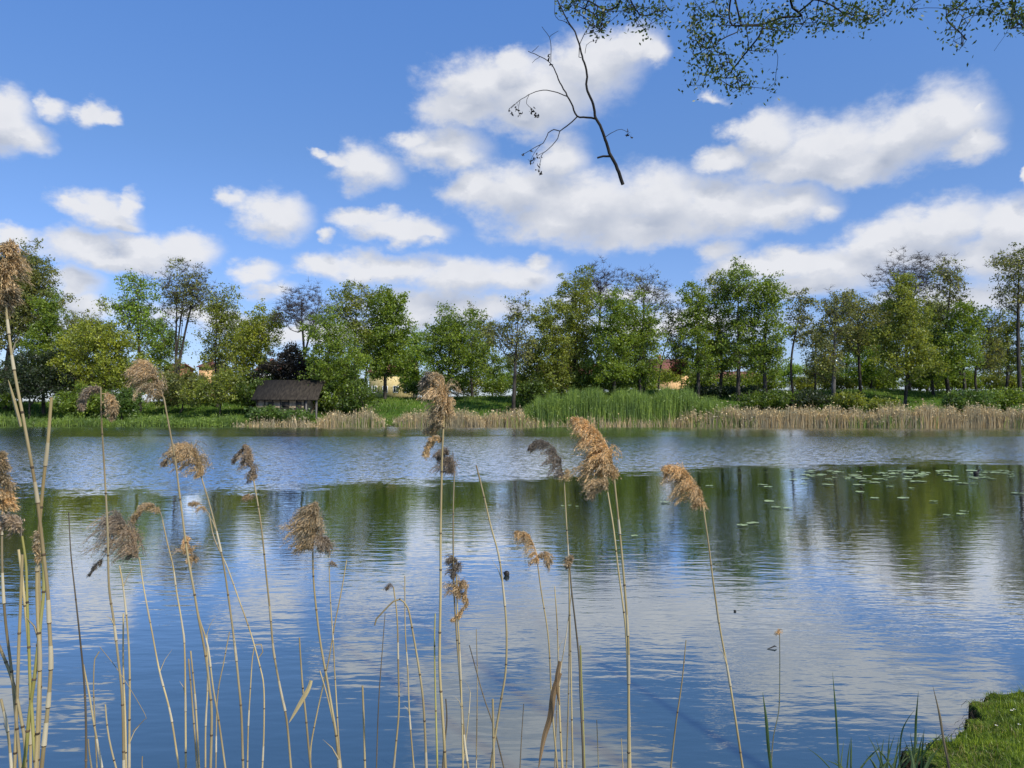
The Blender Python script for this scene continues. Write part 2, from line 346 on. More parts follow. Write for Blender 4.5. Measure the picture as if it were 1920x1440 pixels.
def build_water():
    m, nt, N, L = newmat('lake_water')
    def mt(op, a, b=None, c=None, clamp=False):
        q = N.new('ShaderNodeMath'); q.operation = op; q.use_clamp = clamp
        for i, v in enumerate((a, b, c)):
            if v is None: continue
            if isinstance(v, (int, float)): q.inputs[i].default_value = v
            else: L.new(v, q.inputs[i])
        return q.outputs[0]
    def vm(op, a, b=None, c=None, out=0):
        q = N.new('ShaderNodeVectorMath'); q.operation = op
        for i, v in enumerate((a, b, c)):
            if v is None: continue
            if isinstance(v, (tuple, list)): q.inputs[i].default_value = v
            else: L.new(v, q.inputs[i])
        return q.outputs[out]
    geo = N.new('ShaderNodeNewGeometry'); pos = geo.outputs['Position']
    sp = N.new('ShaderNodeSeparateXYZ'); L.new(pos, sp.inputs[0])
    def noise(scale, detail, rough, stretch, off=(0, 0, 0)):
        n = N.new('ShaderNodeTexNoise'); n.inputs['Scale'].default_value = scale; n.inputs['Detail'].default_value = detail; n.inputs['Roughness'].default_value = rough
        L.new(vm('MULTIPLY_ADD', pos, stretch, off), n.inputs['Vector']); return n
    # breeze band across the middle of the lake
    edge = noise(.10, 4, .6, (.35, 1, 1), (5, 3, 0))
    e = mt('MULTIPLY', mt('SUBTRACT', edge.outputs[0], .5), 9.0)
    edge2 = noise(.9, 4, .7, (.5, 1, 1), (8, 1, 4)); e2 = mt('MULTIPLY', mt('SUBTRACT', edge2.outputs[0], .5), 13.0)
    yy = mt('ADD', mt('ADD', sp.outputs[1], e), e2)
    near_edge = mt('MULTIPLY_ADD', sp.outputs[0], .42, 22.0)          # nearer on the left, farther on the right
    near_edge = mt('MINIMUM', near_edge, 29.0); near_edge = mt('MAXIMUM', near_edge, 18.5)
    a = N.new('ShaderNodeMapRange'); a.interpolation_type = 'SMOOTHSTEP'
    L.new(mt('SUBTRACT', yy, near_edge), a.inputs[0]); a.inputs[1].default_value = -1.0; a.inputs[2].default_value = 4.0
    yy2 = mt('ADD', sp.outputs[1], mt('MULTIPLY', e, .25))
    b = N.new('ShaderNodeMapRange'); b.interpolation_type = 'SMOOTHSTEP'; L.new(yy2, b.inputs[0]); b.inputs[1].default_value = 61; b.inputs[2].default_value = 57.0
    streak = noise(.05, 3, .6, (.25, 5, 1), (2, 9, 0))
    st = N.new('ShaderNodeMapRange'); L.new(streak.outputs[0], st.inputs[0]); st.inputs[1].default_value = .60; st.inputs[2].default_value = .66
    far = mt('MULTIPLY', st.outputs[0], .6)
    band = mt('MULTIPLY', a.outputs[0], mt('MAXIMUM', b.outputs[0], far))
    # fine wind ripples: random facet slopes
    r1 = noise(4.2, 3, .6, (1, 1.6, 1)); r2 = noise(12, 2, .6, (1, 1.4, 1), (9, 4, 0))
    s1 = vm('SUBTRACT', r1.outputs['Color'], (.5, .5, .5)); s2 = vm('SUBTRACT', r2.outputs['Color'], (.5, .5, .5))
    s = vm('ADD', s1, s2); s = vm('MULTIPLY', s, (.30, .44, 0)); s = vm('ADD', s, (0, -.085, 0))
    sc_ = N.new('ShaderNodeVectorMath'); sc_.operation = 'SCALE'; L.new(s, sc_.inputs[0])
    calm = N.new('ShaderNodeMapRange'); L.new(sp.outputs[1], calm.inputs[0]); calm.inputs[1].default_value = 8; calm.inputs[2].default_value = 60; calm.inputs[3].default_value = .004; calm.inputs[4].default_value = .085
    farc = N.new('ShaderNodeMapRange'); L.new(sp.outputs[1], farc.inputs[0]); farc.inputs[1].default_value = 56; farc.inputs[2].default_value = 64; farc.inputs[4].default_value = .75
    L.new(mt('MAXIMUM', mt('MAXIMUM', band, calm.outputs[0]), farc.outputs[0]), sc_.inputs['Scale'])
    # calm swell with patches of ripple: coherent bump
    patch = noise(.22, 3, .6, (.6, 1, 1), (1, 7, 3))
    pm = N.new('ShaderNodeMapRange'); L.new(patch.outputs[0], pm.inputs[0]); pm.inputs[1].default_value = .38; pm.inputs[2].default_value = .66; pm.inputs[3].default_value = .15; pm.inputs[4].default_value = 1.0
    w1 = noise(4.2, 2, .5, (.5, 1.3, 1), (0, 0, 2)); w2 = noise(13, 2.5, .55, (.45, 1.2, 1), (4, 0, 1))
    h = mt('ADD', mt('MULTIPLY', w1.outputs[0], .0075), mt('MULTIPLY', mt('MULTIPLY', w2.outputs[0], .0048), pm.outputs[0]))
    bump = N.new('ShaderNodeBump'); bump.inputs['Strength'].default_value = 1; bump.inputs['Distance'].default_value = WAVE; L.new(h, bump.inputs['Height'])
    nrm = vm('NORMALIZE', vm('ADD', bump.outputs[0], sc_.outputs[0]))
    gl = N.new('ShaderNodeBsdfGlossy'); gl.inputs['Color'].default_value = (.95, .97, .97, 1)
    L.new(nrm, gl.inputs['Normal'])
    L.new(mt('MULTIPLY_ADD', band, .10, .012), gl.inputs['Roughness'])
    df = N.new('ShaderNodeBsdfDiffuse'); df.inputs['Color'].default_value = (.022, .045, .050, 1)
    fr = N.new('ShaderNodeFresnel'); fr.inputs['IOR'].default_value = 1.33; L.new(bump.outputs[0], fr.inputs['Normal'])
    fac = N.new('ShaderNodeMapRange'); L.new(fr.outputs[0], fac.inputs[0]); fac.inputs[1].default_value = .02; fac.inputs[2].default_value = .40
    fac.inputs[3].default_value = .17; fac.inputs[4].default_value = .96
    mx = N.new('ShaderNodeMixShader'); L.new(fac.outputs[0], mx.inputs[0]); L.new(df.outputs[0], mx.inputs[1]); L.new(gl.outputs[0], mx.inputs[2])
    o = N.new('ShaderNodeOutputMaterial'); L.new(mx.outputs[0], o.inputs[0])
    b_ = MB(); b_.quads([[(-260, -3, 0), (260, -3, 0), (260, 96, 0), (-260, 96, 0)]])
    w = b_.build('lake_water', m); tag(w, kind='structure')
WAVE = .55
build_water()

# ------------------------------------------------------------------ trees
def vnoise(p, s, ph):
    q = p * s
    return (np.sin(q[:, 0] + ph) * np.sin(q[:, 1] * 1.1 + ph * 2) * np.sin(q[:, 2] * 1.2 + ph * 3) + .6 * np.sin(q[:, 0] * 2.1 + q[:, 2] * 1.7 + ph) * np.sin(q[:, 1] * 2.3 - q[:, 2] * .8 + ph * 1.7))
def skeleton(seed_pts, seed_par, tips, step, rise=.6, wob=.12):
    """grow branches from the seed polyline to each tip; returns nodes, parents, tip node index"""
    cap = len(seed_pts) + 12 * len(tips) * 3 + 50
    nodes = np.zeros((cap, 3)); par = np.full(cap, -1); n = len(seed_pts)
    nodes[:n] = seed_pts; par[:n] = seed_par
    base = seed_pts
    d0 = np.array([np.min(np.linalg.norm(base - t, axis=1)) for t in tips]); order = np.argsort(d0)
    ends = []
    for ti in order:
        t = tips[ti]; D = t - nodes[:n]; hd = np.linalg.norm(D[:, :2], axis=1)
        cost = np.linalg.norm(D, axis=1) + np.maximum(0, rise * hd - D[:, 2]) * 1.0
        k = int(np.argmin(cost)); a = nodes[k]; L = np.linalg.norm(t - a); m = int(max(1, min(14, round(L / step))))
        mid = (a + t) / 2 + np.array([0, 0, -.12 * L * rise]) + rng.normal(size=3) * L * wob
        for j in range(1, m + 1):
            s = j / m
            if n >= cap: break
            nodes[n] = (1 - s) ** 2 * a + 2 * s * (1 - s) * mid + s * s * t; par[n] = k; k = n; n += 1
        ends.append(k)
    return nodes[:n], par[:n], np.array(ends)
def pipe(par, ends, r_tip, R0):
    n = len(par); cnt = np.zeros(n); cnt[ends] += 1
    for i in range(n - 1, 0, -1):
        if par[i] >= 0: cnt[par[i]] += cnt[i]
    cnt = np.maximum(cnt, .8); e = math.log(R0 / r_tip) / math.log(max(cnt.max(), 2.))
    return r_tip * cnt ** e
GROUND = lambda x, y: float(land(np.array(x), np.array(y)))
def tree(name, label, cat, base, lobes, Y, leaf='green', dens=1.0, bare=0.0, ntips=None, R0=.32, leafsize=.17, stems=1, lean=None, group=None, bark=None, low=.0, clump=.75, rise=.6):
    """base: photo x of the foot; lobes: (px, py, rx, ry) of the crown in the photo at distance Y"""
    m_px = Y / F
    bx = P(base, 700, Y)[0]; bz = GROUND(bx, Y)
    B = np.array([bx, Y, bz - .15])
    Ls = []
    for (cx, cy, rx, ry) in lobes:
        c = P(cx, cy, Y); Ls.append((c + np.array([0, rng.uniform(-.12, .12) * rx * m_px, 0]), np.array([rx * m_px * 1.1, rx * m_px * .95, ry * m_px * 1.03])))
    vol = np.array([l[1][0] * l[1][0] * l[1][2] for l in Ls]) ** .75
    area = sum(l[1][0] * l[1][2] for l in Ls)
    if ntips is None: ntips = int(np.clip(area * 9.5, 80, 1300) * (1 + .8 * bare))
    tips = []; ph = rng.uniform(0, 6)
    while len(tips) < ntips:
        i = rng.choice(len(Ls), p=vol / vol.sum()); c, r = Ls[i]
        u = unit(1)[0] * (rng.uniform() ** .42); u = u * (1 + .20 * math.sin(5 * math.atan2(u[2], u[0]) + ph) )
        t = c + u * r
        if vnoise(t[None], 1.5, ph)[0] < -.22 - .5 * rng.uniform(): continue
        if t[2] < bz + .5: continue
        tips.append(t)
    tips = np.array(tips)
    # trunk: one or several leaders
    ztop = max(c[2] + r[2] * .55 for c, r in Ls); pts = []; par = []
    ctr = np.average([c for c, r in Ls], axis=0, weights=vol)
    topc = max(Ls, key=lambda l: l[0][2] + l[1][2])[0]
    n0 = 0
    for s in range(stems):
        tx = topc[0] + (rng.uniform(-1, 1) * Ls[0][1][0] * .6 if s else 0); ty = topc[1] + (rng.uniform(-.5, .5) * 2 if s else 0)
        k = max(4, int((ztop - B[2]) / .9)); prev = -1 if s == 0 else min(2, n0 - 1)
        w = rng.normal(size=2) * .25
        for j in range(k + 1):
            if s and j < 2: continue
            t = j / k
            x = B[0] + (tx - B[0]) * t ** 1.6 + w[0] * math.sin(t * 5) + (.0 if not s else .0); y = B[1] + (ty - B[1]) * t ** 1.4 + w[1] * math.sin(t * 4 + 1)
            pts.append((x, y, B[2] + (ztop - B[2]) * t)); par.append(prev); prev = len(pts) - 1
        n0 = len(pts)
    nodes, parr, ends = skeleton(np.array(pts), np.array(par), tips, .8, rise)
    R0 *= .72; rad = pipe(parr, ends, .018, R0)
    ns = len(pts); hh = np.clip((nodes[:, 2] - B[2]) / (ztop - B[2]), 0, 1); rad = rad * (1 - .55 * hh)
    rad = np.maximum(rad, .014)
    i = np.where(parr >= 0)[0]; A = nodes[parr[i]]; Bn = nodes[i]; ra = np.minimum(rad[parr[i]], rad[i] * 1.35); rb = rad[i]
    thr = min(.055, .45 * float(rb.max())); isb = np.zeros(len(nodes), bool); isb[0] = True
    for q in range(1, len(nodes)):
        isb[q] = rad[q] > thr and parr[q] >= 0 and isb[parr[q]]
    big = isb[i]
    o = empty(name, (bx, Y, bz)); tag(o, label, cat, group)
    org = (bx, Y, bz)
    tb = MB(); tb.segs(A[big], Bn[big], ra[big], rb[big], 6); tb.build('trunk', bark or BARK, o, True, org)
    cb = MB(); cb.segs(A[~big], Bn[~big], ra[~big], rb[~big], 3, 0)
    # fine twigs at the tips
    T = nodes[ends]
    ntw = int(3 + 7 * bare); d = unit(len(T) * ntw); d[:, 2] = np.abs(d[:, 2]) * .8 + .1
    TA = np.repeat(T, ntw, 0); TB = TA + d * rng.uniform(.3, .95, (len(TA), 1)); cb.segs(TA, TB, np.full(len(TA), .017), np.full(len(TA), .008), 3, 0)
    nl = int(50 * dens); leafsize *= .80; 
    if nl > 0:
        keep = rng.uniform(size=len(T)) > bare * .75; TT = T[keep]
        C = np.repeat(TT, nl, 0) + rng.normal(size=(len(TT) * nl, 3)) * np.array([.62, .62, .44]) * clump * np.repeat(rng.uniform(.55, 1.15, len(TT)), nl)[:, None]
        cb.quads(leaf_quads(C, (sz_ := rng.uniform(.5, 1.45, len(C)) * leafsize), rng.uniform(.6, 1.1, len(C)) * sz_ * .72), 1)
    cb.build('crown', [TWIG, LEAF[leaf]], o, False, org)
    return o
FAR_TREES = 'trees along the far shore'
def T(*a, **k):
    k.setdefault('group', FAR_TREES); return tree(*a, **k)
BR, CO, BA, SH = 'broadleaf_tree', 'conical_tree', 'bare_tree', 'shrub'
T(BR, 'tall dark olive tree behind the tallest plume at the left edge', 'tree', 12, [(45,500,48,42),(62,560,52,55),(20,600,70,70),(30,530,50,50)], 104, 'drab', 1.0, .15, R0=.45)
T(BR, 'narrow vivid green tree on the right flank of the leftmost dark tree', 'tree', 84, [(92,590,26,48),(85,650,40,45),(100,690,34,32)], 100, 'green', 1.25)
T(SH, 'dark evergreen shrub mass under the leftmost trees', 'shrub', 60, [(55,705,72,42),(110,725,45,28)], 97, 'evergreen', 1.3, R0=.2)
T(BR, 'broad yellow-green tree with a thin spire poking out of its top', 'tree', 190, [(190,635,52,42),(150,672,52,48),(225,675,48,50),(190,710,70,32),(192,570,8,34)], 98, 'yellow', .95, .15)
T(BR, 'slender light green tree with a rounded tuft at its top', 'tree', 262, [(258,535,33,32),(262,590,42,45),(235,575,24,22),(285,620,30,36)], 101, 'bright', .55, .3, R0=.32)
T(BR, 'tall nearly leafless tree with several dark stems left of centre', 'tree', 332, [(345,528,50,38),(330,570,42,40),(372,560,36,40)], 106, 'drab', .32, .7, stems=4, R0=.42)
T(BR, 'thin olive tree leaning against the tall leafless one', 'tree', 410, [(412,570,32,38),(415,620,36,46),(405,668,34,36)], 103, 'olive', .6, .35, stems=2)
T(SH, 'round olive-brown bush left of the boathouse', 'shrub', 412, [(412,725,44,36),(370,740,26,22)], 96, 'olive', 1.1, R0=.15)
T(SH, 'dull dark bush under the tall leafless tree', 'shrub', 335, [(335,720,38,40),(310,745,24,20)], 99, 'drab', 1.1, R0=.15)
T(BR, 'light yellow-green tree behind the boathouse left end', 'tree', 482, [(497,605,36,34),(480,645,44,42),(455,690,40,40)], 112, 'yellow', .8, .2)
T(BA, 'bare crooked tree rising behind the boathouse', 'tree', 566, [(568,575,50,44),(545,590,30,34),(600,600,28,30)], 110, 'drab', 0, 1, stems=2, R0=.42)
T(SH, 'dark purplish bush just above the boathouse roof', 'shrub', 545, [(545,682,42,34),(520,700,36,22),(580,700,34,24)], 102, 'purple', 1.3, R0=.2)
T(BR, 'dark green tree right of the boathouse reaching the shore', 'tree', 622, [(612,625,42,48),(632,680,54,50),(620,730,52,34)], 98, 'green', 1.05, R0=.35)
T(BR, 'airy pale tree between the bare tree and the dense dark one', 'tree', 668, [(665,560,48,28),(640,590,34,30),(672,620,40,50)], 108, 'olive', .5, .4)
T(BR, 'dense dark green tree with a rounded top beside the yellow house', 'tree', 722, [(726,575,36,34),(722,625,44,42),(726,675,42,34)], 109, 'green', 1.5, leafsize=.19, R0=.4)
T(SH, 'dark bushes on the bank below the yellow house', 'shrub', 680, [(672,742,36,24),(640,755,34,18)], 97, 'dark', 1.2, R0=.15)
T(BR, 'small light green tree just right of the yellow house', 'tree', 782, [(780,678,30,34),(760,700,22,18)], 118, 'bright', .9, .1, R0=.2)
T(BR, 'broad mid green tree with a domed crown left of the leaning tree', 'tree', 838, [(850,612,46,38),(832,650,46,42),(870,670,50,50),(838,705,34,24)], 107, 'green', 1.0, .1, R0=.36)
T(BR, 'thin tree with a bare spire behind the domed green one', 'tree', 886, [(886,590,8,28),(895,650,32,44),(908,620,24,28)], 112, 'olive', .6, .35)
T(BR, 'dark leaning tree with half bare crown at the water edge', 'tree', 962, [(975,590,26,38),(940,628,34,32),(975,650,34,40)], 97, 'drab', .45, .55, R0=.42)
T(BR, 'thin olive tree between the leaning tree and the large clump', 'tree', 1000, [(985,690,28,34),(1005,670,18,40)], 104, 'olive', .7, .3, R0=.2)
T(BR, 'dark olive tree on the left end of the large central clump', 'tree', 1035, [(1038,605,36,48),(1030,660,38,48),(1040,705,40,30)], 101, 'olive', 1.1, .1, R0=.4)
T(BR, 'tall olive tree in the middle of the large central clump', 'tree', 1084, [(1082,555,40,52),(1090,620,40,50),(1085,680,40,44)], 104, 'olive', .9, .22, R0=.4)
T(BA, 'bare domed treetop standing out above the central clump', 'tree', 1125, [(1125,530,44,40),(1130,560,36,30)], 112, 'drab', .0, 1, R0=.42)
T(BR, 'full green tree in front of the bare dome', 'tree', 1150, [(1150,590,36,48),(1150,645,42,52),(1145,695,42,30)], 99, 'green', 1.15, .05, R0=.38)
T(BA, 'bare twiggy treetop right of the bare dome', 'tree', 1208, [(1205,540,42,34),(1230,565,28,30)], 111, 'drab', .15, .85, R0=.36)
T(BR, 'light green tree at the right end of the central clump', 'tree', 1205, [(1200,600,34,46),(1212,650,36,50),(1200,695,36,28)], 101, 'green', .9, .15, R0=.36)
T(BR, 'thin crooked tree leaning right over the orange house', 'tree', 1234, [(1262,620,24,50),(1275,665,22,30)], 105, 'drab', .5, .5, R0=.22)
T(BR, 'dark green tree on the left of the second clump', 'tree', 1308, [(1308,565,32,42),(1300,625,34,48),(1314,675,36,34)], 103, 'green', .9, .15, R0=.38)
T(BR, 'mid green tree second in the right clump', 'tree', 1348, [(1345,550,32,36),(1348,610,30,50),(1350,672,32,34)], 105, 'olive', .75, .2, R0=.36)
T(BR, 'tall green tree with a twiggy top in the right clump', 'tree', 1382, [(1388,530,36,42),(1392,600,32,52),(1390,660,36,38)], 102, 'green', .85, .2, R0=.42)
T(BR, 'round topped green tree on the right end of the right clump', 'tree', 1436, [(1435,555,32,38),(1440,615,36,50),(1442,670,34,34)], 101, 'green', .95, .1, R0=.38)
T(BR, 'slim dark tree standing alone right of the second clump', 'tree', 1486, [(1500,570,25,26),(1493,615,18,30),(1510,600,16,20)], 106, 'drab', .5, .4, R0=.26)
T(BR, 'low dark tree beside the slim lone one', 'tree', 1525, [(1525,640,30,34),(1530,690,30,30)], 108, 'drab', .7, .3, R0=.22)
T(BR, 'thin dark tree with a thick pale trunk', 'tree', 1562, [(1570,575,34,36),(1560,620,36,42),(1550,680,32,30)], 99, 'drab', .6, .4, R0=.40, bark=BARK_GREY)
T(BR, 'dark sparse tree behind the thick pale trunk', 'tree', 1610, [(1612,575,38,34),(1618,625,40,38)], 106, 'drab', .75, .3, R0=.32)
T(BR, 'low bright green tree under the sparse dark ones', 'tree', 1632, [(1632,670,34,34),(1615,695,30,22)], 112, 'bright', .9, .1, R0=.22)
T(CO, 'cone shaped olive green tree with a short dark trunk', 'tree', 1697, [(1696,535,22,30),(1697,575,36,36),(1696,625,48,42),(1698,678,58,36)], 98, 'olive', 1.35, .0, R0=.32)
T(BA, 'bare fan shaped tree behind the cone shaped one', 'tree', 1706, [(1712,515,66,42),(1690,545,50,36)], 112, 'drab', 0, 1, stems=4, R0=.45)
T(BR, 'tall dark sparse tree right of the cone shaped one', 'tree', 1778, [(1778,525,34,44),(1780,590,34,48)], 105, 'drab', .5, .45, R0=.38)
T(BR, 'dark green rounded tree right of the tall sparse one', 'tree', 1812, [(1812,600,32,40),(1800,650,40,46),(1775,680,34,30)], 101, 'green', 1.1, .05, R0=.32)
T(BR, 'dense shaded tree low between the cone and the sparse tree', 'tree', 1748, [(1745,640,30,50),(1750,690,32,26)], 104, 'dark', 1.1, .05, R0=.3)
T(BR, 'thin crooked tree second from the right edge', 'tree', 1835, [(1850,615,24,46),(1858,670,24,36)], 103, 'drab', .55, .4, R0=.24)
T(BR, 'tall pale sparse tree at the right edge', 'tree', 1912, [(1905,495,44,30),(1925,540,40,44),(1890,560,24,30)], 101, 'drab', .5, .45, R0=.38)
T(BR, 'lower leafy tree at the right edge under the pale one', 'tree', 1885, [(1895,615,32,40),(1900,668,34,34)], 106, 'olive', .7, .3, R0=.26)
# just outside the frame on both sides
T(BR, 'broad green tree just beyond the left edge', 'tree', -70, [(-70,580,60,70),(-80,680,70,50)], 104, 'green', 1.0)
T(BR, 'olive tree farther beyond the left edge', 'tree', -190, [(-190,600,60,70),(-200,690,60,45)], 104, 'olive', .9)
T(BR, 'dark green tree just beyond the right edge', 'tree', 1990, [(1985,590,40,60),(1990,670,45,45)], 104, 'dark', 1.0)
T(BR, 'olive tree farther beyond the right edge', 'tree', 2090, [(2090,570,55,60),(2095,670,55,50)], 104, 'olive', 1.0)
# second row and hedges behind
BG = 'trees of the back row'
for (x, y, rx, ry, D, lf, lab) in [
  (150,640,60,50,135,'drab','hazy bare-looking tree behind the gap left of the yellow-green tree'),
  (300,660,42,45,128,'green','green back tree seen between the tuft tree and the leafless one'),
  (455,640,40,48,130,'olive','olive back tree behind the left of the boathouse'),
  (690,660,40,40,132,'green','green back tree left of the dense dark tree'),
  (775,650,34,34,140,'bright','pale green back tree in the gap right of the dense dark tree'),
  (925,690,40,28,132,'green','low green back tree left of the leaning tree'),
  (1060,675,40,36,125,'olive','dark back tree filling the central clump'),
  (1175,665,40,45,125,'green','green back tree inside the central clump'),
  (1330,670,40,36,125,'green','dark back tree filling the right clump'),
  (1415,675,36,34,125,'olive','second dark back tree in the right clump'),
  (1590,650,50,45,128,'drab','dull back tree behind the thick pale trunk'),
  (1655,620,36,60,126,'drab','dull back tree left of the cone shaped tree'),
  (1740,610,36,60,126,'olive','olive back tree right of the cone shaped tree'),
  (1860,670,36,45,130,'olive','olive back tree near the right edge')]:
    T('back_tree', lab, 'tree', x, [(x,y,rx,ry),(x+rx*.3,y-ry*.5,rx*.6,ry*.5)], D, lf, .75, .15, group=BG, R0=.3)
SG = 'shrubs along the far bank'
for (x, y, rx, ry, D, lf, lab) in [
  (20,735,40,22,103,'green','low green shrub by the leftmost trunk'),
  (150,752,50,26,95,'green','green shrub on the bank under the yellow-green tree'),
  (230,752,34,24,96,'shore','bright grassy shrub right of the yellow-green tree'),
  (470,740,34,30,97,'dark','dark shrub touching the boathouse left end'),
  (500,776,26,8,91.6,'shore','pale green bush in front of the boathouse left half'),
  (553,780,26,7,91.6,'shore','pale green bush in front of the boathouse right half'),
  (800,728,44,14,110,'dark','low dark hedge under the domed green tree'),
  (1000,735,34,20,99,'dark','dark shrub right of the leaning trunk'),
  (1110,722,90,14,106,'dark','long dark hedge at the foot of the central clump'),
  (1350,738,80,10,106,'evergreen','low dark hedge at the foot of the right clump'),
  (1430,752,56,16,97,'dark','rounded dark shrub behind the right reed bed'),
  (1510,750,46,15,97,'evergreen','darkest rounded shrub behind the right reed bed'),
  (1655,765,26,16,91.5,'olive','small olive shrub at the water among the right reeds'),
  (1815,755,44,20,92,'shore','bright green willow shrub near the right edge of the shore'),
  (1875,748,46,18,95,'green','green shrub at the right edge of the shore'),
  (1590,752,24,12,95,'olive','small shrub at the foot of the thick pale trunk')]:
    T(SH, lab, 'shrub', x, [(x,y,rx,ry),(x+rx*.4,y-ry*.15,rx*.6,ry*.8),(x-rx*.4,y,rx*.6,ry*.8)], D, lf, 1.25, 0, group=SG, R0=.10, low=0)
for (x, y, rx, ry, D, lf, lab) in [
  (1480,700,30,22,150,'bright','sunlit bush seen between trunks right of the right clump'),
  (1250,705,30,14,140,'yellow','yellow-green bush in front of the orange house'),
  (1545,700,30,22,150,'bright','sunlit bush behind the low dark tree'),
  (1635,708,40,16,150,'bright','sunlit bush left of the cone shaped trunk'),
  (1735,710,30,14,150,'bright','sunlit bush right of the cone shaped trunk'),
  (1800,708,34,16,150,'green','green bush behind the crooked trunks'),
  (940,712,34,16,150,'bright','sunlit bush behind the leaning tree'),
  (770,715,20,12,145,'bright','sunlit bush at the right corner of the yellow house'),
  (620,690,50,22,140,'green','green bush behind the boathouse tree'),
  (240,700,50,30,125,'bright','sunlit bush behind the yellow-green tree')]:
    T('back_bush', lab, 'shrub', x, [(x,y,rx,ry),(x+rx*.4,y,rx*.6,ry*.8)], D, lf, 1.0, 0, group='sunlit bushes behind the trees', R0=.12)
for (x, w, h, lf, lab) in [(-40,40,60,'green','green bush far behind the leftmost trees'),(40,40,70,'dark','dark bush far behind the dark evergreen mass'),(115,40,60,'green','green bush behind the vivid green tree'),
  (180,40,45,'olive','olive bush behind the yellow-green tree left half'),(260,36,50,'green','green bush behind the slender tuft tree'),(335,34,40,'drab','dull bush in front of the brick house'),(392,34,36,'olive','olive bush in front of the ochre house'),
  (445,40,60,'olive','olive bush behind the round bush'),(520,36,50,'dark','dark bush behind the boathouse'),(590,36,50,'dark','dark bush behind the boathouse right end'),(655,36,50,'green','green bush left of the yellow house'),
  (815,30,38,'bright','bright bush left of the domed green tree'),(870,34,40,'olive','olive bush under the domed green tree'),(930,26,30,'green','green bush under the leaning tree'),(990,30,50,'olive','olive bush under the thin olive tree'),
  (1045,30,60,'dark','dark bush in the left of the central clump'),(1100,30,45,'dark','dark bush in the middle of the central clump'),(1160,34,60,'dark','dark bush in the right of the central clump'),(1205,24,50,'green','green bush at the right end of the central clump'),
  (1310,30,55,'dark','dark bush in the left of the right clump'),(1370,30,45,'dark','dark bush in the middle of the right clump'),(1430,30,55,'green','green bush in the right of the right clump'),(1505,26,36,'olive','olive bush behind the slim lone tree'),
  (1575,34,50,'drab','dull bush behind the thick pale trunk foot'),(1650,34,55,'green','green bush left behind the cone shaped tree'),(1740,34,60,'dark','dark bush right behind the cone shaped tree'),(1800,34,55,'green','green bush behind the rounded dark green tree'),(1870,30,45,'olive','olive bush behind the right edge trees'),(1925,30,55,'green','green bush at the right edge of the picture'),(2000,40,60,'dark','dark bush beyond the right edge')]:
    by = 738 - h * .42; h *= .8; D_ = 118; lf = {'dark': 'green', 'drab': 'olive'}.get(lf, lf)
    T('back_bush', lab, 'shrub', x, [(x,by,w,h*.6),(x+w*.5,by+h*.15,w*.6,h*.45),(x-w*.4,by+h*.1,w*.6,h*.5)], D_, lf, .85, .05, group='bushes under the tree line', R0=.12)
T(SH, 'small copper red tree beside the orange house', 'tree', 1276, [(1276,688,13,12)], 128, 'copper', 1.0, 0, R0=.1)

# ------------------------------------------------------------------ buildings
WALL_Y = simplemat('yellow_render', (.62, .47, .20), (.74, .60, .30), 1.5)
WALL_O = simplemat('orange_render', (.66, .38, .17), (.78, .50, .24), 1.5)
WALL_W = simplemat('white_render', (.68, .68, .66), (.80, .80, .78), 1.5)
BRICK = simplemat('red_brick', (.20, .075, .045), (.34, .14, .09), 6)
TILE = simplemat('red_tiles', (.18, .07, .045), (.30, .13, .085), 4, (1, 5, 5))
SLATE = simplemat('shade_darkened_roof', (.018, .014, .010), (.050, .040, .028), 2.2, (2.5, .6, .6), .95, bump=.03)  # boathouse roof: base colour darkened to stand for the shade of trees
TIMBER = simplemat('dark_timber', (.020, .016, .012), (.06, .05, .04), 6, (1, 1, .2))
LOAM = simplemat('loam_infill', (.16, .115, .07), (.34, .27, .18), 2)
GLASS = simplemat('dark_glass', (.02, .025, .03), (.05, .06, .07), 2, rough=.15)
FRAME = simplemat('white_frame', (.7, .7, .68), (.8, .8, .78), 3)
def gable_roof(mb, x0, x1, y0, y1, ze, zr, t=.18, over=.4):
    ym = (y0 + y1) / 2; s = (zr - ze) / (ym - y0)
    for a, b in ((y0 - over, ym), (y1 + over, ym)):
        za = ze - over * s
        v = [(x0 - over, a, za), (x1 + over, a, za), (x1 + over, b, zr), (x0 - over, b, zr)]
        w = [(p[0], p[1], p[2] + t) for p in v]
        mb.add(v + w, [(0, 1, 2, 3), (4, 7, 6, 5), (0, 4, 5, 1), (1, 5, 6, 2), (2, 6, 7, 3), (3, 7, 4, 0)])
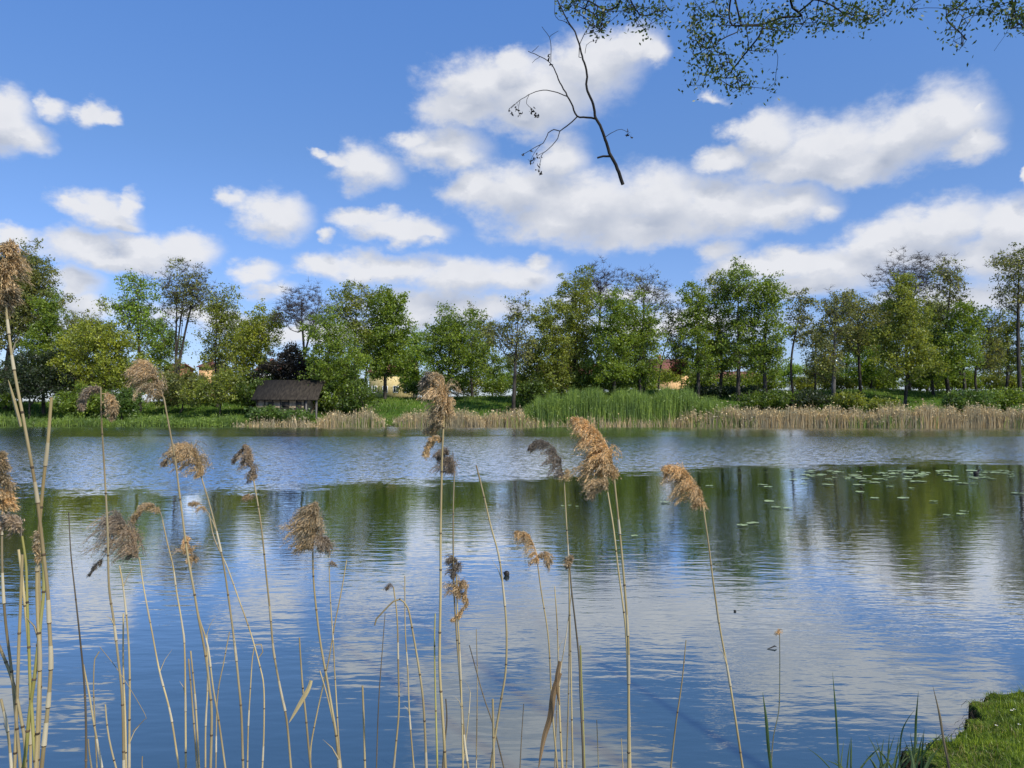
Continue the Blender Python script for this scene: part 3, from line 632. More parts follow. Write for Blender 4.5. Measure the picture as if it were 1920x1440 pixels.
def house(name, label, x0, x1, Y, z0, ze, zr, wallm, roofm, nwin, rows=1, depth=9, chim=True):
    root = empty(name, ((x0 + x1) / 2, Y, z0)); tag(root, label, 'house'); og = ((x0 + x1) / 2, Y, z0)
    b = MB(); b.box(x0, x1, Y, Y + depth, z0 - 1, ze)
    ym = Y + depth / 2
    for x in (x0, x1):
        b.add([(x, Y, ze), (x, Y + depth, ze), (x, ym, zr - .05), (x, ym, zr - .05)], [(0, 1, 2, 3)])
    b.build('wall', wallm, root, origin=og)
    r = MB(); gable_roof(r, x0, x1, Y, Y + depth, ze, zr); ro = r.build('roof', roofm, root, origin=og)
    if chim:
        c = MB(); cx = x0 + .3 * (x1 - x0); c.box(cx - .35, cx + .35, ym - .3, ym + .3, zr - .8, zr + 1.1); c.build('chimney', BRICK, ro, origin=og)
    for q in range(rows):
        zc = z0 + 1.6 + q * 2.7
        for k in range(nwin):
            xc = x0 + (k + .5) * (x1 - x0) / nwin
            f = MB()
            for bx in ((xc - .55, xc - .45, zc - .7, zc + .7), (xc + .45, xc + .55, zc - .7, zc + .7), (xc - .45, xc + .45, zc + .6, zc + .7), (xc - .45, xc + .45, zc - .7, zc - .6), (xc - .04, xc + .04, zc - .6, zc + .6)):
                f.box(bx[0], bx[1], Y - .08, Y + .02, bx[2], bx[3])
            w = f.build('window', FRAME, root, origin=og)
            p = MB(); p.box(xc - .45, xc + .45, Y - .03, Y + .01, zc - .6, zc + .6); p.build('pane', GLASS, w, origin=og)
def X(px, Y): return (px - 960) / F * Y
def Z(py, Y): return H + (766 - py) / F * Y
house('village_house', 'pale yellow house with windows behind the dense dark tree', X(692, 150), X(772, 150), 150, 4.5, Z(698, 150), Z(672, 150), WALL_Y, TILE, 4)
house('village_house', 'orange rendered house with a red roof between the two clumps', X(1225, 150), X(1292, 150), 150, 3.8, Z(697, 150), Z(672, 150), WALL_O, TILE, 3)
house('village_house', 'long white house glimpsed through the trunks of the right clump', X(1298, 165), X(1425, 165), 165, 3.5, Z(712, 165), Z(696, 165), WALL_W, TILE, 6)
house('village_house', 'yellow house glimpsed through the central clump', X(1010, 155), X(1125, 155), 155, 3.8, Z(703, 155), Z(682, 155), WALL_Y, TILE, 6)
house('village_house', 'narrow ochre house seen beyond the thin olive tree', X(372, 160), X(398, 160), 160, 3.5, Z(688, 160), Z(678, 160), WALL_O, TILE, 1, rows=2)
house('village_house', 'red brick house behind the tall leafless tree', X(306, 150), X(326, 150), 150, 3.5, Z(690, 150), Z(681, 150), BRICK, TILE, 2, rows=2)
house('village_house', 'house with a pinkish roof above the boathouse left end', X(480, 150), X(530, 150), 150, 3.5, Z(694, 150), Z(680, 150), WALL_W, TILE, 2, rows=2)

def boathouse():
    Y = 93.5; x0, x1 = X(478, Y), X(592, Y); z0, ze, zr = .5, Z(747, Y), Z(713, Y); dep = 6.0
    og = ((x0 + x1) / 2, Y, z0); root = empty('boathouse', og)
    tag(root, 'old half-timbered boathouse with a long dark roof on the far shore', 'boathouse')
    b = MB(); b.box(x0 + .12, x1 - 1.3, Y + .1, Y + dep, z0 - 1, ze)
    b.add([(x0 + .12, Y + .1, ze), (x0 + .12, Y + dep, ze), (x0 + .12, Y + dep / 2, zr), (x0 + .12, Y + dep / 2, zr)], [(0, 1, 2, 3)])
    b.add([(x1 - 1.3, Y + .1, ze), (x1 - 1.3, Y + dep, ze), (x1 - 1.3, Y + dep / 2, zr), (x1 - 1.3, Y + dep / 2, zr)], [(0, 1, 2, 3)])
    b.build('wall', LOAM, root, origin=og)
    r = MB(); gable_roof(r, x0, x1, Y, Y + dep, ze, zr, .16, .35); r.build('roof', SLATE, root, origin=og)
    f = MB(); n = 7
    for k in range(n):
        xc = x0 + .2 + k * (x1 - 1.4 - x0 - .2) / (n - 1); f.box(xc - .09, xc + .09, Y + .04, Y + .2, z0 - .5, ze - .02)
    for zc in (ze - .12, z0 + 1.7, z0 + .7): f.box(x0 + .12, x1 - 1.3, Y + .06, Y + .18, zc - .08, zc + .08)
    f.build('timber_frame', TIMBER, root, origin=og)
    for (dx, w, h, nm) in ((1.6, .8, .7, 'window'), (3.4, .8, .7, 'window')):
        w_ = MB(); w_.box(x0 + dx, x0 + dx + w, Y + .01, Y + .09, z0 + 1.85, z0 + 1.85 + h); w_.build(nm, TIMBER, root, origin=og)
    d = MB(); d.box(x0 + 5.3, x0 + 5.9, Y + .01, Y + .09, z0 + .5, z0 + 2.6); d.build('door', TIMBER, root, origin=og)
    for xc in (x1 + .1, x1 - 1.2): 
        p = MB(); p.box(xc - .1, xc + .1, Y - .1, Y + .1, z0 - 1.2, ze - .1); p.build('porch_post', BARK_GREY, root, origin=og)
    p = MB(); p.box(x1 - 1.3, x1 + .1, Y + .1, Y + dep, z0 - .1, z0 + .1); p.build('porch_floor', TIMBER, root, origin=og)
boathouse()

# ------------------------------------------------------------------ far reed beds
REED_TAN = leafmat('dry_reeds', (.40, .315, .175), .16, .3, .5, (1.05, 1, .85))
REED_TAN2 = leafmat('dry_reed_heads', (.50, .41, .235), .3, .3, .5, (1.05, 1, .85))
REED_GREEN = leafmat('young_reeds', (.155, .235, .042), .45, .4, .35)
def reedbed(name, label, x0, x1, top, n, mat, head=None, d0=-1.6, d1=1.5, base=None, jit=.5):
    """x0..x1 photo columns, top(px): photo row of the tops"""
    n = int(n * 1.6); px = rng.uniform(x0, x1, n); Yc = 90.5
    xx = (px - 960) / F * Yc; yy = shore(xx) + rng.uniform(d0, d1, n)
    xx = (px - 960) / F * yy
    zt = H + (766 - np.array([top(p) for p in px])) / F * yy + -.25 + rng.normal(size=n) * .36 * jit * 2 + .25 * sn(px, yy, .035)
    zb = np.maximum(land(xx, yy), -.1) - .05
    fade = np.clip(np.minimum(px - x0, x1 - px) / 22, .55, 1); zt = zb + (zt - zb) * fade * rng.uniform(.72, 1.04, n)
    gap = np.sin(px * .045 + 1.3 * np.sin(px * .013)) * np.sin(px * .11 + 2) ; zt = zb + (zt - zb) * (1 - .22 * np.clip(gap, 0, 1))
    lean = rng.normal(size=(n, 2)) * np.where(rng.uniform(size=(n, 1)) < .12, .7, .2)
    w = rng.uniform(.014, .034, n); th = rng.uniform(-.9, .9, n); u = np.stack([np.cos(th) * w, np.sin(th) * w, np.zeros(n)], 1)
    A = np.stack([xx, yy, zb], 1); M = np.stack([xx + lean[:, 0] * .4, yy + lean[:, 1] * .4, zb + (zt - zb) * .6], 1); B = np.stack([xx + lean[:, 0], yy + lean[:, 1], zt], 1)
    gm = rng.uniform(size=n) < (.16 if mat is REED_TAN else 0) * (1 + 1.5 * np.clip(np.sin(px * .02), -.6, 1)); B[gm] = M[gm] + (B[gm] - M[gm]) * .3
    b = MB()
    for k_, mi in ((~gm, 0), (gm, 2)):
        b.quads(np.stack([A - u, A + u, M + u, M - u], 1)[k_], mi); b.quads(np.stack([M - u, M + u, B + u * .2, B - u * .2], 1)[k_], mi)
    ng = head or 0
    if ng:
        k = rng.uniform(size=n) < ng; b.quads(leaf_quads(B[k], .16, .06), 1)
    else:
        k = rng.integers(0, n, n * 2); C = A[k] + (B[k] - A[k]) * rng.uniform(.35, 1, (len(k), 1)) + rng.normal(size=(len(k), 3)) * .12
        b.quads(leaf_quads(C, .26, .035, up=-.6), 0)
    o = b.build(name, [mat, REED_TAN2, REED_GREEN]); tag(o, label, 'reeds', kind='stuff'); return o
reedbed('dry_reed_bed', 'low pale reeds at the water edge before the boathouse', 440, 600, lambda p: 786, 700, REED_TAN, .25)
reedbed('dry_reed_bed', 'tan dry reeds on the far shore right of the boathouse', 596, 722, lambda p: 771, 1300, REED_TAN, .3)
reedbed('dry_reed_bed', 'tan dry reeds on the far shore left of the green reeds', 740, 1000, lambda p: 770 - 3 * math.sin(p * .02), 2700, REED_TAN, .3)
reedbed('green_reed_bed', 'tall fresh green reed thicket in the middle of the far shore', 985, 1370, lambda p: 731 + 14 * sstep(1050, 985, p) + 22 * sstep(1290, 1375, p) - 2 * math.sin(p * .06), 10500, REED_GREEN, 0, -.9, 7.5)
reedbed('dry_reed_bed', 'dry stems standing in the water before the green reeds', 985, 1380, lambda p: 780, 1000, REED_TAN, .1, -2.0, .6)
reedbed('dry_reed_bed', 'long tan reed bed on the right of the far shore', 1270, 1658, lambda p: 766, 6500, REED_TAN, .35)
reedbed('dry_reed_bed', 'tan reed bed between the small olive shrub and the willow shrub', 1630, 1815, lambda p: 762 + 4 * math.sin(p * .05), 3200, REED_TAN, .35)
reedbed('dry_reed_bed', 'tan reed bed at the right edge of the far shore', 1790, 2060, lambda p: 763, 4200, REED_TAN, .35)
reedbed('green_reed_bed', 'thin green sedge along the left of the far shore', -120, 470, lambda p: 784, 3200, REED_GREEN, 0, -.4, 2.2)
def far_grass():
    n = 60000; x = rng.uniform(-75, 75, n); y = shore(x) + rng.uniform(.8, 26, n); z = land(x, y)
    h = rng.uniform(.10, .38, n) ; w = rng.uniform(.03, .07, n); th = rng.uniform(0, 3.14, n); u = np.stack([np.cos(th) * w, np.sin(th) * w, 0 * w], 1)
    A = np.stack([x, y, z - .02], 1); B = A + np.stack([rng.normal(size=n) * .08, rng.normal(size=n) * .08, h], 1)
    b = MB(); b.quads(np.stack([A - u, A + u, B + u * .2, B - u * .2], 1)); o = b.build('grass', leafmat('bank_grass', (.115, .175, .026), .5, .35, .12)); tag(o, 'long green grass covering the far bank', 'grass', kind='stuff')
far_grass()

WITHERED = simplemat('withered_leaf', (.10, .06, .03), (.34, .22, .11), 10, (1, 1, .3), .8, trans=.3)
# ------------------------------------------------------------------ foreground reeds
PLUME = {}
def plumemat(name, c1, c2):
    PLUME[name] = leafmat('plume_' + name, c1, .5, .4, 12, (1.1, 1, .85)); return PLUME[name]
plumemat('tan', (.43, .325, .19), 0); plumemat('orange', (.55, .385, .20), 0); plumemat('grey', (.30, .24, .175), 0); plumemat('dark', (.19, .155, .12), 0)
def plume_mesh(spine, Y, width, hang, n=420, taper=1.0, ln=1.0):
    """spine in photo pixels from foot to tip; width in photo pixels; hang: photo direction the branches droop to"""
    sp = crom(np.array(spine, float), 4.0); k = len(sp)
    if k < 4: sp = crom(np.array(spine, float), 2.0); k = len(sp)
    s = Y / F; b = MB()
    ax = P(sp[:, 0], sp[:, 1], Y)
    b.tube(ax, np.linspace(.0013, .0006, k), 4)
    gk = max(16, n // 9); gi_ = rng.integers(0, gk, n)
    t = np.clip((rng.uniform(0, 1, gk) ** .85)[gi_] + rng.normal(size=n) * .015, 0, 1); i = np.clip((t * (k - 1)).astype(int), 0, k - 2)
    A = ax[i] + (ax[i + 1] - ax[i]) * rng.uniform(size=(n, 1))
    T_ = ax[i + 1] - ax[i]; T_ /= (np.linalg.norm(T_, axis=1)[:, None] + 1e-9)
    env = (np.sin(np.pi * np.clip(t * .88 + .14, 0, 1)) ** .65)
    L = width * s * env * (rng.uniform(.35, 1.1, gk)[gi_] * rng.uniform(.55, 1.0, n)) * 1.6
    out = unit(gk)[gi_] + unit(n) * .35; out -= T_ * (out * T_).sum(1)[:, None]; hg = np.array([hang[0], .0, -hang[1]], float); hg /= np.linalg.norm(hg)
    out = out / (np.linalg.norm(out, axis=1)[:, None] + 1e-9) + np.array([-.55, 0, -.15])
    d0 = T_ * .85 + out * .55; d1 = hg[None] * 1.0 + T_ * .1 + out * .42 + (rng.normal(size=(gk, 3)) * .22)[gi_] + rng.normal(size=(n, 3)) * .10
    m = 7; pts = [A]; p = A
    for j in range(m):
        u = (j + .5) / m; d = d0 * (1 - u) + d1 * u; d /= np.linalg.norm(d, axis=1)[:, None]; p = p + d * (L / m)[:, None]; pts.append(p)
    pts = np.array(pts)       # m+1, n, 3
    for j in range(m):
        a = pts[j]; c = pts[j + 1]; w = np.full(n, .00038)
        side = np.cross(c - a, np.array([0, 1., 0])); side /= (np.linalg.norm(side, axis=1)[:, None] + 1e-9)
        b.quads(np.stack([a - side * .0004, a + side * .0004, c + side * .0003, c - side * .0003], 1))
    # spikelets with silky hairs
    for j in range(1, m + 1):
        q = 3
        a = np.repeat(pts[j], q, 0) + rng.normal(size=(n * q, 3)) * .0022
        dd = np.repeat(pts[j] - pts[j - 1], q, 0); dd /= (np.linalg.norm(dd, axis=1)[:, None] + 1e-9); dd = dd + rng.normal(size=dd.shape) * .35; dd /= np.linalg.norm(dd, axis=1)[:, None]
        ll = rng.uniform(.0035, .0075, len(a))[:, None] * ln; ww = np.cross(dd, unit(len(a))); ww /= (np.linalg.norm(ww, axis=1)[:, None] + 1e-9); ww *= rng.uniform(.0005, .0011, len(a))[:, None] * ln
        b.quads(np.stack([a - dd * ll * .2, a + ww + dd * ll * .3, a + dd * ll, a - ww + dd * ll * .3], 1))
    return b
STALK_D = .0088
NODE = simplemat('stalk_node', (.05, .035, .02), (.16, .11, .06), 30, rough=.7)
SHEATH = simplemat('leaf_sheath', (.30, .24, .14), (.56, .48, .32), 14, (1, 1, .25), .6)
def stalk_detail(b, W, rad, sheath=True):
    """joints and the old papery sheaths wrapped above them"""
    n = len(W); i = int(rng.integers(3, 7))
    while i < n - 3:
        d = W[i + 1] - W[i]; d /= np.linalg.norm(d)
        b.tube([W[i] - d * .0022, W[i], W[i] + d * .0022], rad[i] * np.array([1.03, 1.32, 1.03]), 6, 1, False)
        if sheath and rng.uniform() < .38:
            m = int(rng.integers(2, 5)); j = min(n - 1, i + m)
            b.tube(W[i:j + 1], rad[i:j + 1] * np.linspace(1.34, 1.12, j + 1 - i), 6, 2, False)
            if rng.uniform() < .3 and rad[i] > .0018:   # torn remnant of the blade
                L_ = rng.uniform(.03, .09); q = W[j]; sdv = np.array([rng.choice([-1, 1]) * .35, rng.normal() * .2, 1]); sdv /= np.linalg.norm(sdv)
                b.tube([q, q + sdv * L_ * .5, q + sdv * L_ + np.array([sdv[0] * .02, 0, -.008])], [rad[j] * .9, rad[j] * .5, .0003], 3, 2, False)
        i += int(rng.integers(5, 10))
def reed(label, w_, pts, plumes=(), leaves=(), mat=None, name='reed', group='dry reeds in the foreground', Y=None, tipw=.55, cat='reed'):
    """w: stalk width in photo pixels at its lower part"""
    Y = Y or float(np.clip(STALK_D * F / w_, .95, 4.3)); w = w_ * .78
    c = crom(np.array(pts, float), 14); W = P(c[:, 0], c[:, 1], Y)
    # natural small sway in depth
    W[:, 1] += .003 * np.sin(np.linspace(0, 3, len(W)) + w)
    d = W[-1] - W[-3 if len(W) > 3 else -2]; d /= np.linalg.norm(d); p = W[-1].copy(); ext = []
    while p[2] > -.5 and len(ext) < 40:
        d = d * .85 + np.array([0, 0, -1]) * .15; d /= np.linalg.norm(d); p = p + d * .12; ext.append(p.copy())
    W = np.vstack([W, ext]); W = W[::-1]
    n = len(W); r0 = w * Y / F / 2; t = np.linspace(0, 1, n); rad = r0 * (1.05 - (1 - tipw) * t ** 1.5)
    foot = W[0].copy(); foot[2] = 0
    root = empty(name, foot); tag(root, label, cat, group)
    b = MB(); b.tube(W, rad, 6); stalk_detail(b, W, rad, mat is None); b.build('stalk', [mat or STRAW, NODE, SHEATH], root, True, foot)
    for pl in plumes:
        sp, width, hang, col = pl[:4]; n_ = pl[4] if len(pl) > 4 else 300; ln = pl[5] if len(pl) > 5 else 1
        plume_mesh(sp, Y + rng.uniform(-.01, .01), width, hang, n_, ln=ln).build('plume', PLUME[col], root, False, foot)
    for (lp, lw, lm) in leaves:
        lc = crom(np.array(lp, float), 8); LW = P(lc[:, 0], lc[:, 1], Y - .01); k = len(LW)
        ww = lw * Y / F / 2 * np.sin(np.linspace(.25, 1, k) * math.pi * .98 + .0) ** .7
        sd_ = np.cross(np.gradient(LW, axis=0), np.array([0.2, 1, 0])); sd_ /= (np.linalg.norm(sd_, axis=1)[:, None] + 1e-9)
        fold = np.array([0, 1, 0]) * (ww * .5)[:, None]
        Lq = []
        lb = MB()
        for s1 in (1, -1):
            a = LW; e = LW + sd_ * ww[:, None] * s1 + fold
            lb.quads(np.stack([a[:-1], a[1:], e[1:], e[:-1]], 1))
        lb.build('leaf_blade', lm or STRAW, root, False, foot)
    return root
SD, SG_ = STRAW_DARK, STRAW_GREEN
reed('tallest thick reed at the left edge with a big brown plume against the sky', 10, [(8,572),(22,680),(45,800),(66,915),(73,965),(82,1040),(90,1110),(94,1180),(97,1240),(93,1310),(86,1380),(80,1440)],
     [([(10,580),(8,530),(14,490),(22,455)], 46, (.25,1), 'tan', 520),([(10,575),(-8,540),(-20,500)], 50, (.5,1), 'tan', 380)], [([(38,800),(26,755),(15,712)], 8, None)])
reed('thick plain reed at the left edge crossing the tallest one, broken off below the trees', 9, [(95,745),(88,830),(80,900),(74,965),(69,1040),(68,1100),(70,1160),(74,1230),(73,1300),(70,1400),(68,1440)], tipw=.8)
reed('reed at the left edge with a loose plume arching left just above the water middle', 9, [(40,1005),(47,1060),(49,1130),(52,1200),(55,1270),(60,1340),(68,1440)],
     [([(40,1005),(38,982),(22,972),(0,980),(-15,1000)], 30, (-.2,1), 'grey', 260)], mat=SG_)
reed('reed cut by the left edge with a narrow brown plume', 8, [(4,960),(3,1060),(8,1160),(20,1260),(28,1340),(38,1440)], [([(4,965),(5,910),(4,850)], 24, (.4,1), 'tan', 300),([(6,960),(14,935),(18,925)], 20, (.4,1), 'orange', 120)])
reed('plain reed in the left edge bundle, ending beside the arching plume', 8, [(42,1040),(38,1120),(34,1200),(32,1260),(30,1320),(27,1440)], tipw=.8)
reed('plain reed of the left edge bundle curving slightly right', 7, [(36,1030),(42,1080),(48,1150),(53,1220),(55,1300),(56,1440)], tipw=.8)
reed('plain reed of the left edge bundle slanting down to the left', 9, [(76,990),(80,1060),(80,1110),(75,1160),(70,1210),(65,1260),(60,1300),(55,1340),(50,1400),(45,1440)], [([(76,992),(70,1010),(72,1050)], 10, (0,1), 'tan', 60)], mat=SG_, tipw=.8)
reed('short reed leaning in from the left edge at the bottom', 8, [(-6,1200),(15,1255),(28,1300),(38,1350),(45,1390),(48,1440)], tipw=.8)
reed('shortest reed stub at the bottom left corner', 7, [(3,1310),(12,1360),(20,1440)], tipw=.8)
reed('plain upright reed inside the left edge bundle', 8, [(73,1060),(74,1180),(74,1260),(73,1350),(70,1440)], tipw=.7)
reed('dark grey dead stalk standing alone right of the left edge bundle', 6.5, [(130,960),(134,1040),(141,1110),(150,1200),(157,1280),(160,1360),(160,1440)], mat=SD, tipw=.3)
reed('tall reed with two small drooping plumes hanging either side of its tip', 6.5, [(190,726),(192,800),(196,870),(200,950),(202,1000),(204,1100),(212,1160),(220,1230),(228,1310),(231,1440)],
     [([(190,730),(178,728),(163,738),(154,765)], 20, (-.1,1), 'grey', 200),([(191,738),(205,740),(214,752),(208,785)], 20, (-.1,1), 'tan', 200)])
reed('reed with a big ragged grey-brown plume and a long tail to the lower left', 5, [(262,1045),(270,1100),(285,1180),(300,1260),(320,1340),(335,1440)],
     [([(260,1048),(248,1008),(228,978),(208,972)], 68, (-.25,1), 'grey', 560),([(215,1010),(190,1050),(162,1084)], 10, (-.5,1), 'grey', 70)])
reed('reed rising straight into the lower part of the ragged plume', 6, [(225,1060),(232,1100),(240,1180),(243,1260),(242,1350),(241,1440)])
reed('reed with an upswept brown plume in front of the left far shore', 6.5, [(308,745),(318,800),(330,870),(340,950),(350,1030),(362,1100),(372,1160),(385,1230),(392,1290),(396,1340),(394,1440)],
     [([(306,745),(296,712),(280,686),(266,684)], 44, (-.3,1), 'tan', 480)])
reed('reed with a bushy tan plume bending left just below the far shore', 6, [(378,893),(395,950),(410,1010),(420,1060),(430,1130),(440,1210),(447,1280),(452,1340),(455,1440)],
     [([(380,892),(372,862),(352,838),(330,838)], 42, (-.15,1), 'tan', 480),([(345,838),(322,848),(306,872)], 14, (-.4,1), 'grey', 110)])
reed('reed with a thin arched plume like a drooping comb', 5, [(305,975),(315,1020),(325,1060),(332,1110),(342,1170),(347,1230),(348,1440)],
     [([(306,976),(296,954),(276,948),(250,975)], 22, (-.4,1), 'tan', 160)])
reed('thin reed with a faint rusty plume behind the leftmost taller ones', 5, [(358,1065),(365,1110),(375,1160),(390,1210),(400,1290),(410,1350),(422,1440)], [([(358,1066),(360,1036),(348,1008)], 22, (.3,1), 'orange', 120)])
reed('thin reed with a faint wispy plume next to the bushy tan one', 4, [(392,962),(402,1010),(425,1060),(447,1120),(470,1185),(488,1250),(495,1290),(495,1370),(492,1440)], [([(391,962),(375,946),(356,944)], 15, (-.2,1), 'tan', 80)])
reed('thin reed bent into a small hook at its tip', 4, [(484,1235),(493,1222),(490,1208),(480,1208),(474,1230),(470,1290),(466,1360),(464,1440)])
reed('reed with a small dark two-part plume just below the far water line', 5.5, [(476,900),(485,950),(492,1000),(500,1080),(507,1150),(513,1220),(525,1290),(537,1350),(545,1440)],
     [([(478,902),(474,868),(464,842),(458,834)], 24, (-.1,1), 'grey', 240),([(462,840),(450,848),(438,866)], 10, (-.4,1), 'dark', 60),([(478,930),(466,930),(450,940)], 9, (-.3,1), 'tan', 40)])
reed('reed with an upright bushy light brown plume and a ragged lower right tail', 6.5, [(587,1035),(588,1080),(592,1130),(600,1200),(612,1270),(622,1330),(630,1380),(636,1440)],
     [([(587,1035),(588,1000),(591,945)], 46, (-.35,1), 'tan', 560),([(590,1020),(604,1006),(612,1020)], 32, (0,1), 'grey', 150)])
reed('thin reed with a tiny seed tuft right of the bushy upright plume', 4, [(617,1060),(620,1130),(625,1200),(628,1260),(632,1330),(636,1400),(640,1440)], [([(617,1062),(622,1052),(628,1058)], 8, (.3,1), 'grey', 20)])
reed('thin plain reed slanting from upper right to lower left across two others', 4, [(650,1050),(640,1110),(628,1170),(618,1230),(605,1290),(592,1350),(583,1400),(582,1440)])
reed('short broken reed with a curled pale leaf', 6, [(562,1195),(564,1230),(568,1290),(573,1340),(578,1400),(582,1440)], leaves=[([(583,1276),(578,1292),(562,1320),(542,1355)], 8, None)])
reed('short reed leaning left at the foot of the bushy plume reed', 5, [(600,1257),(610,1290),(620,1330),(630,1380),(634,1440)])
reed('plain stub reed alone left of the bent one', 5.5, [(680,1285),(682,1340),(684,1440)], tipw=.8)
reed('very thin dark reed slanting left of the bent one', 3, [(722,1150),(716,1230),(710,1320),(706,1440)], mat=SD)
reed('straight thin reed just under the crook of the bent one', 5, [(738,1100),(745,1160),(747,1250),(748,1330),(742,1400),(738,1440)], [([(738,1104),(733,1096),(726,1102)], 7, (0,1), 'dark', 14)])
reed('straight thin reed right of the crook of the bent one', 4, [(759,1080),(760,1180),(765,1260),(768,1340),(776,1440)])
reed('reed bent over in a sharp arch with its broken tip pointing left', 6, [(703,1172),(706,1160),(720,1145),(738,1127),(750,1123),(765,1140),(775,1190),(785,1250),(793,1310),(797,1380),(799,1440)])
reed('short straight reed touching the tall central one on its left', 5, [(816,1150),(815,1200),(816,1280),(820,1440)], mat=SG_)
reed('tall central reed with a long shaggy hanging plume above the far shore', 7, [(834,760),(830,830),(828,900),(826,1000),(826,1100),(824,1240),(828,1320),(832,1380),(835,1440)],
     [([(833,790),(836,750),(828,712),(812,702)], 36, (-.18,1), 'tan', 480),([(826,712),(808,704),(796,722)], 26, (-.1,1), 'grey', 170),([(835,750),(828,780),(808,810)], 26, (-.45,1), 'tan', 260),([(830,822),(815,824),(800,850)], 18, (-.3,1), 'tan', 150)])
reed('reed with a dark shaggy plume tucked behind the tall central stalk', 5, [(852,888),(850,950),(850,1040),(852,1120),(857,1200),(863,1280),(868,1350),(872,1400),(878,1440)],
     [([(852,888),(846,862),(836,846),(822,852)], 32, (-.15,1), 'dark', 320)])
reed('reed with three small stacked brown plumes beside the central stalk', 5, [(856,1075),(858,1150),(862,1220),(865,1300),(867,1370),(868,1440)],
     [([(852,1082),(857,1060),(850,1048),(840,1054)], 20, (-.5,1), 'dark', 160),([(858,1120),(862,1095),(872,1082)], 24, (0,1), 'tan', 150),([(872,1110),(875,1132),(862,1152),(848,1164)], 11, (-.4,1), 'tan', 130)])
reed('plain slender reed curving down to the right of the central stalk', 5.5, [(893,872),(905,920),(920,985),(935,1040),(942,1090),(948,1150),(950,1200),(948,1260),(940,1310),(930,1370),(920,1440)])
reed('upright stub crossing the foot of the slender curved reed', 6, [(924,1310),(926,1440)], tipw=.8)
reed('dark thin stalk slanting down right across the curved reed', 3.5, [(880,1210),(905,1300),(925,1360),(945,1440)], mat=SD)
reed('short dark twig-like stalk right of the curved reed', 3, [(982,1320),(978,1380),(975,1440)], mat=SD)
reed('faint thin reed left of the slender curved one', 3, [(893,1180),(895,1280),(893,1440)])
reed('short thin reed by the foot of the central stalk', 3.5, [(882,1298),(878,1350),(872,1400)])
reed('brown tipped short reed leaning on the central stalk', 5, [(836,1310),(838,1350),(833,1400),(830,1440)], mat=SD)
reed('reed with an orange two-lobed plume over the tree reflections', 4.5, [(1008,1058),(1015,1110),(1025,1170),(1030,1220),(1033,1290),(1036,1340),(1045,1440)],
     [([(1010,1058),(1004,1030),(990,1004),(968,998)], 26, (-.15,1), 'orange', 300),([(1008,1050),(1020,1034),(1028,1048),(1028,1062)], 20, (.1,1), 'tan', 120)])
reed('thin plain reed right of the two-lobed plume', 4, [(1040,1100),(1045,1180),(1048,1290),(1050,1340),(1055,1440)])
reed('very thin reed slanting down left into the withered leaf', 3, [(1072,1110),(1062,1190),(1052,1250),(1045,1310),(1040,1440)])
reed('reed holding a withered brown leaf that hangs to the bottom edge', 5, [(1052,1240),(1048,1300),(1050,1360),(1054,1440)], leaves=[([(1050,1262),(1038,1300),(1032,1345),(1020,1385),(1010,1440)], 11, WITHERED),([(1050,1240),(1044,1280),(1049,1322)], 8, WITHERED)])
reed('dark reed topped by one tiny tuft near the centre', 5.5, [(1068,1062),(1072,1110),(1080,1180),(1086,1240),(1088,1300),(1092,1380),(1094,1440)], [([(1068,1066),(1068,1050),(1072,1044)], 11, (.1,1), 'tan', 60)], mat=SD)
reed('short greenish stub against the dark tufted reed', 5, [(1088,1210),(1090,1270),(1093,1350),(1096,1440)], mat=SG_, tipw=.8)
reed('thin reed passing behind the withered leaf', 4, [(1067,1100),(1067,1200),(1066,1300),(1062,1440)])
reed('reed with a dark feathery plume sweeping left in front of the rippled water', 4.5, [(1058,905),(1062,980),(1066,1050),(1068,1140),(1070,1240),(1074,1440)],
     [([(1058,905),(1050,866),(1034,836),(1014,828),(992,842)], 27, (-.18,1), 'dark', 360),([(1060,900),(1064,890),(1064,882)], 10, (.2,1), 'tan', 40)])
reed('reed with the largest bright orange plume right of centre', 7, [(1151,895),(1158,960),(1165,1030),(1172,1110),(1177,1180),(1179,1250),(1179,1440)],
     [([(1151,895),(1148,866),(1134,832),(1112,806),(1095,790),(1074,787)], 42, (-.3,1), 'orange', 640),([(1150,890),(1142,868),(1128,858)], 58, (-.25,1), 'orange', 420)])
reed('reed with a drooping pale orange plume right below the largest one', 5.5, [(1139,922),(1150,990),(1158,1060),(1166,1120),(1173,1180),(1178,1280),(1182,1440)],
     [([(1140,920),(1134,902),(1120,905),(1110,925)], 34, (-.35,1), 'tan', 260)])
reed('reed with a slanting light orange plume standing apart on the right', 5.5, [(1318,950),(1328,1020),(1338,1100),(1350,1180),(1365,1260),(1378,1340),(1393,1440)],
     [([(1318,952),(1308,918),(1285,888),(1262,876),(1250,880)], 40, (-.3,1), 'orange', 520)])
reed('plain short reed leaning right, left of the apart plume reed', 5, [(1286,1200),(1278,1280),(1268,1350),(1258,1440)], tipw=.4)
reed('lone thin reed with one wisp of seed on the right water', 3.2, [(1462,1187),(1462,1260),(1460,1330),(1450,1380),(1445,1440)], [([(1462,1190),(1460,1184),(1463,1180)], 9, (-.1,1), 'orange', 24)])
reed('faint short stalk near the bottom right of the centre', 3, [(1119,1350),(1122,1440)])
reed('faint shorter stalk right of the dark tufted reed', 3, [(1165,1385),(1168,1440)])
reed('short pale stub at the bottom between the left and middle reeds', 4, [(267,1418),(267,1440)])
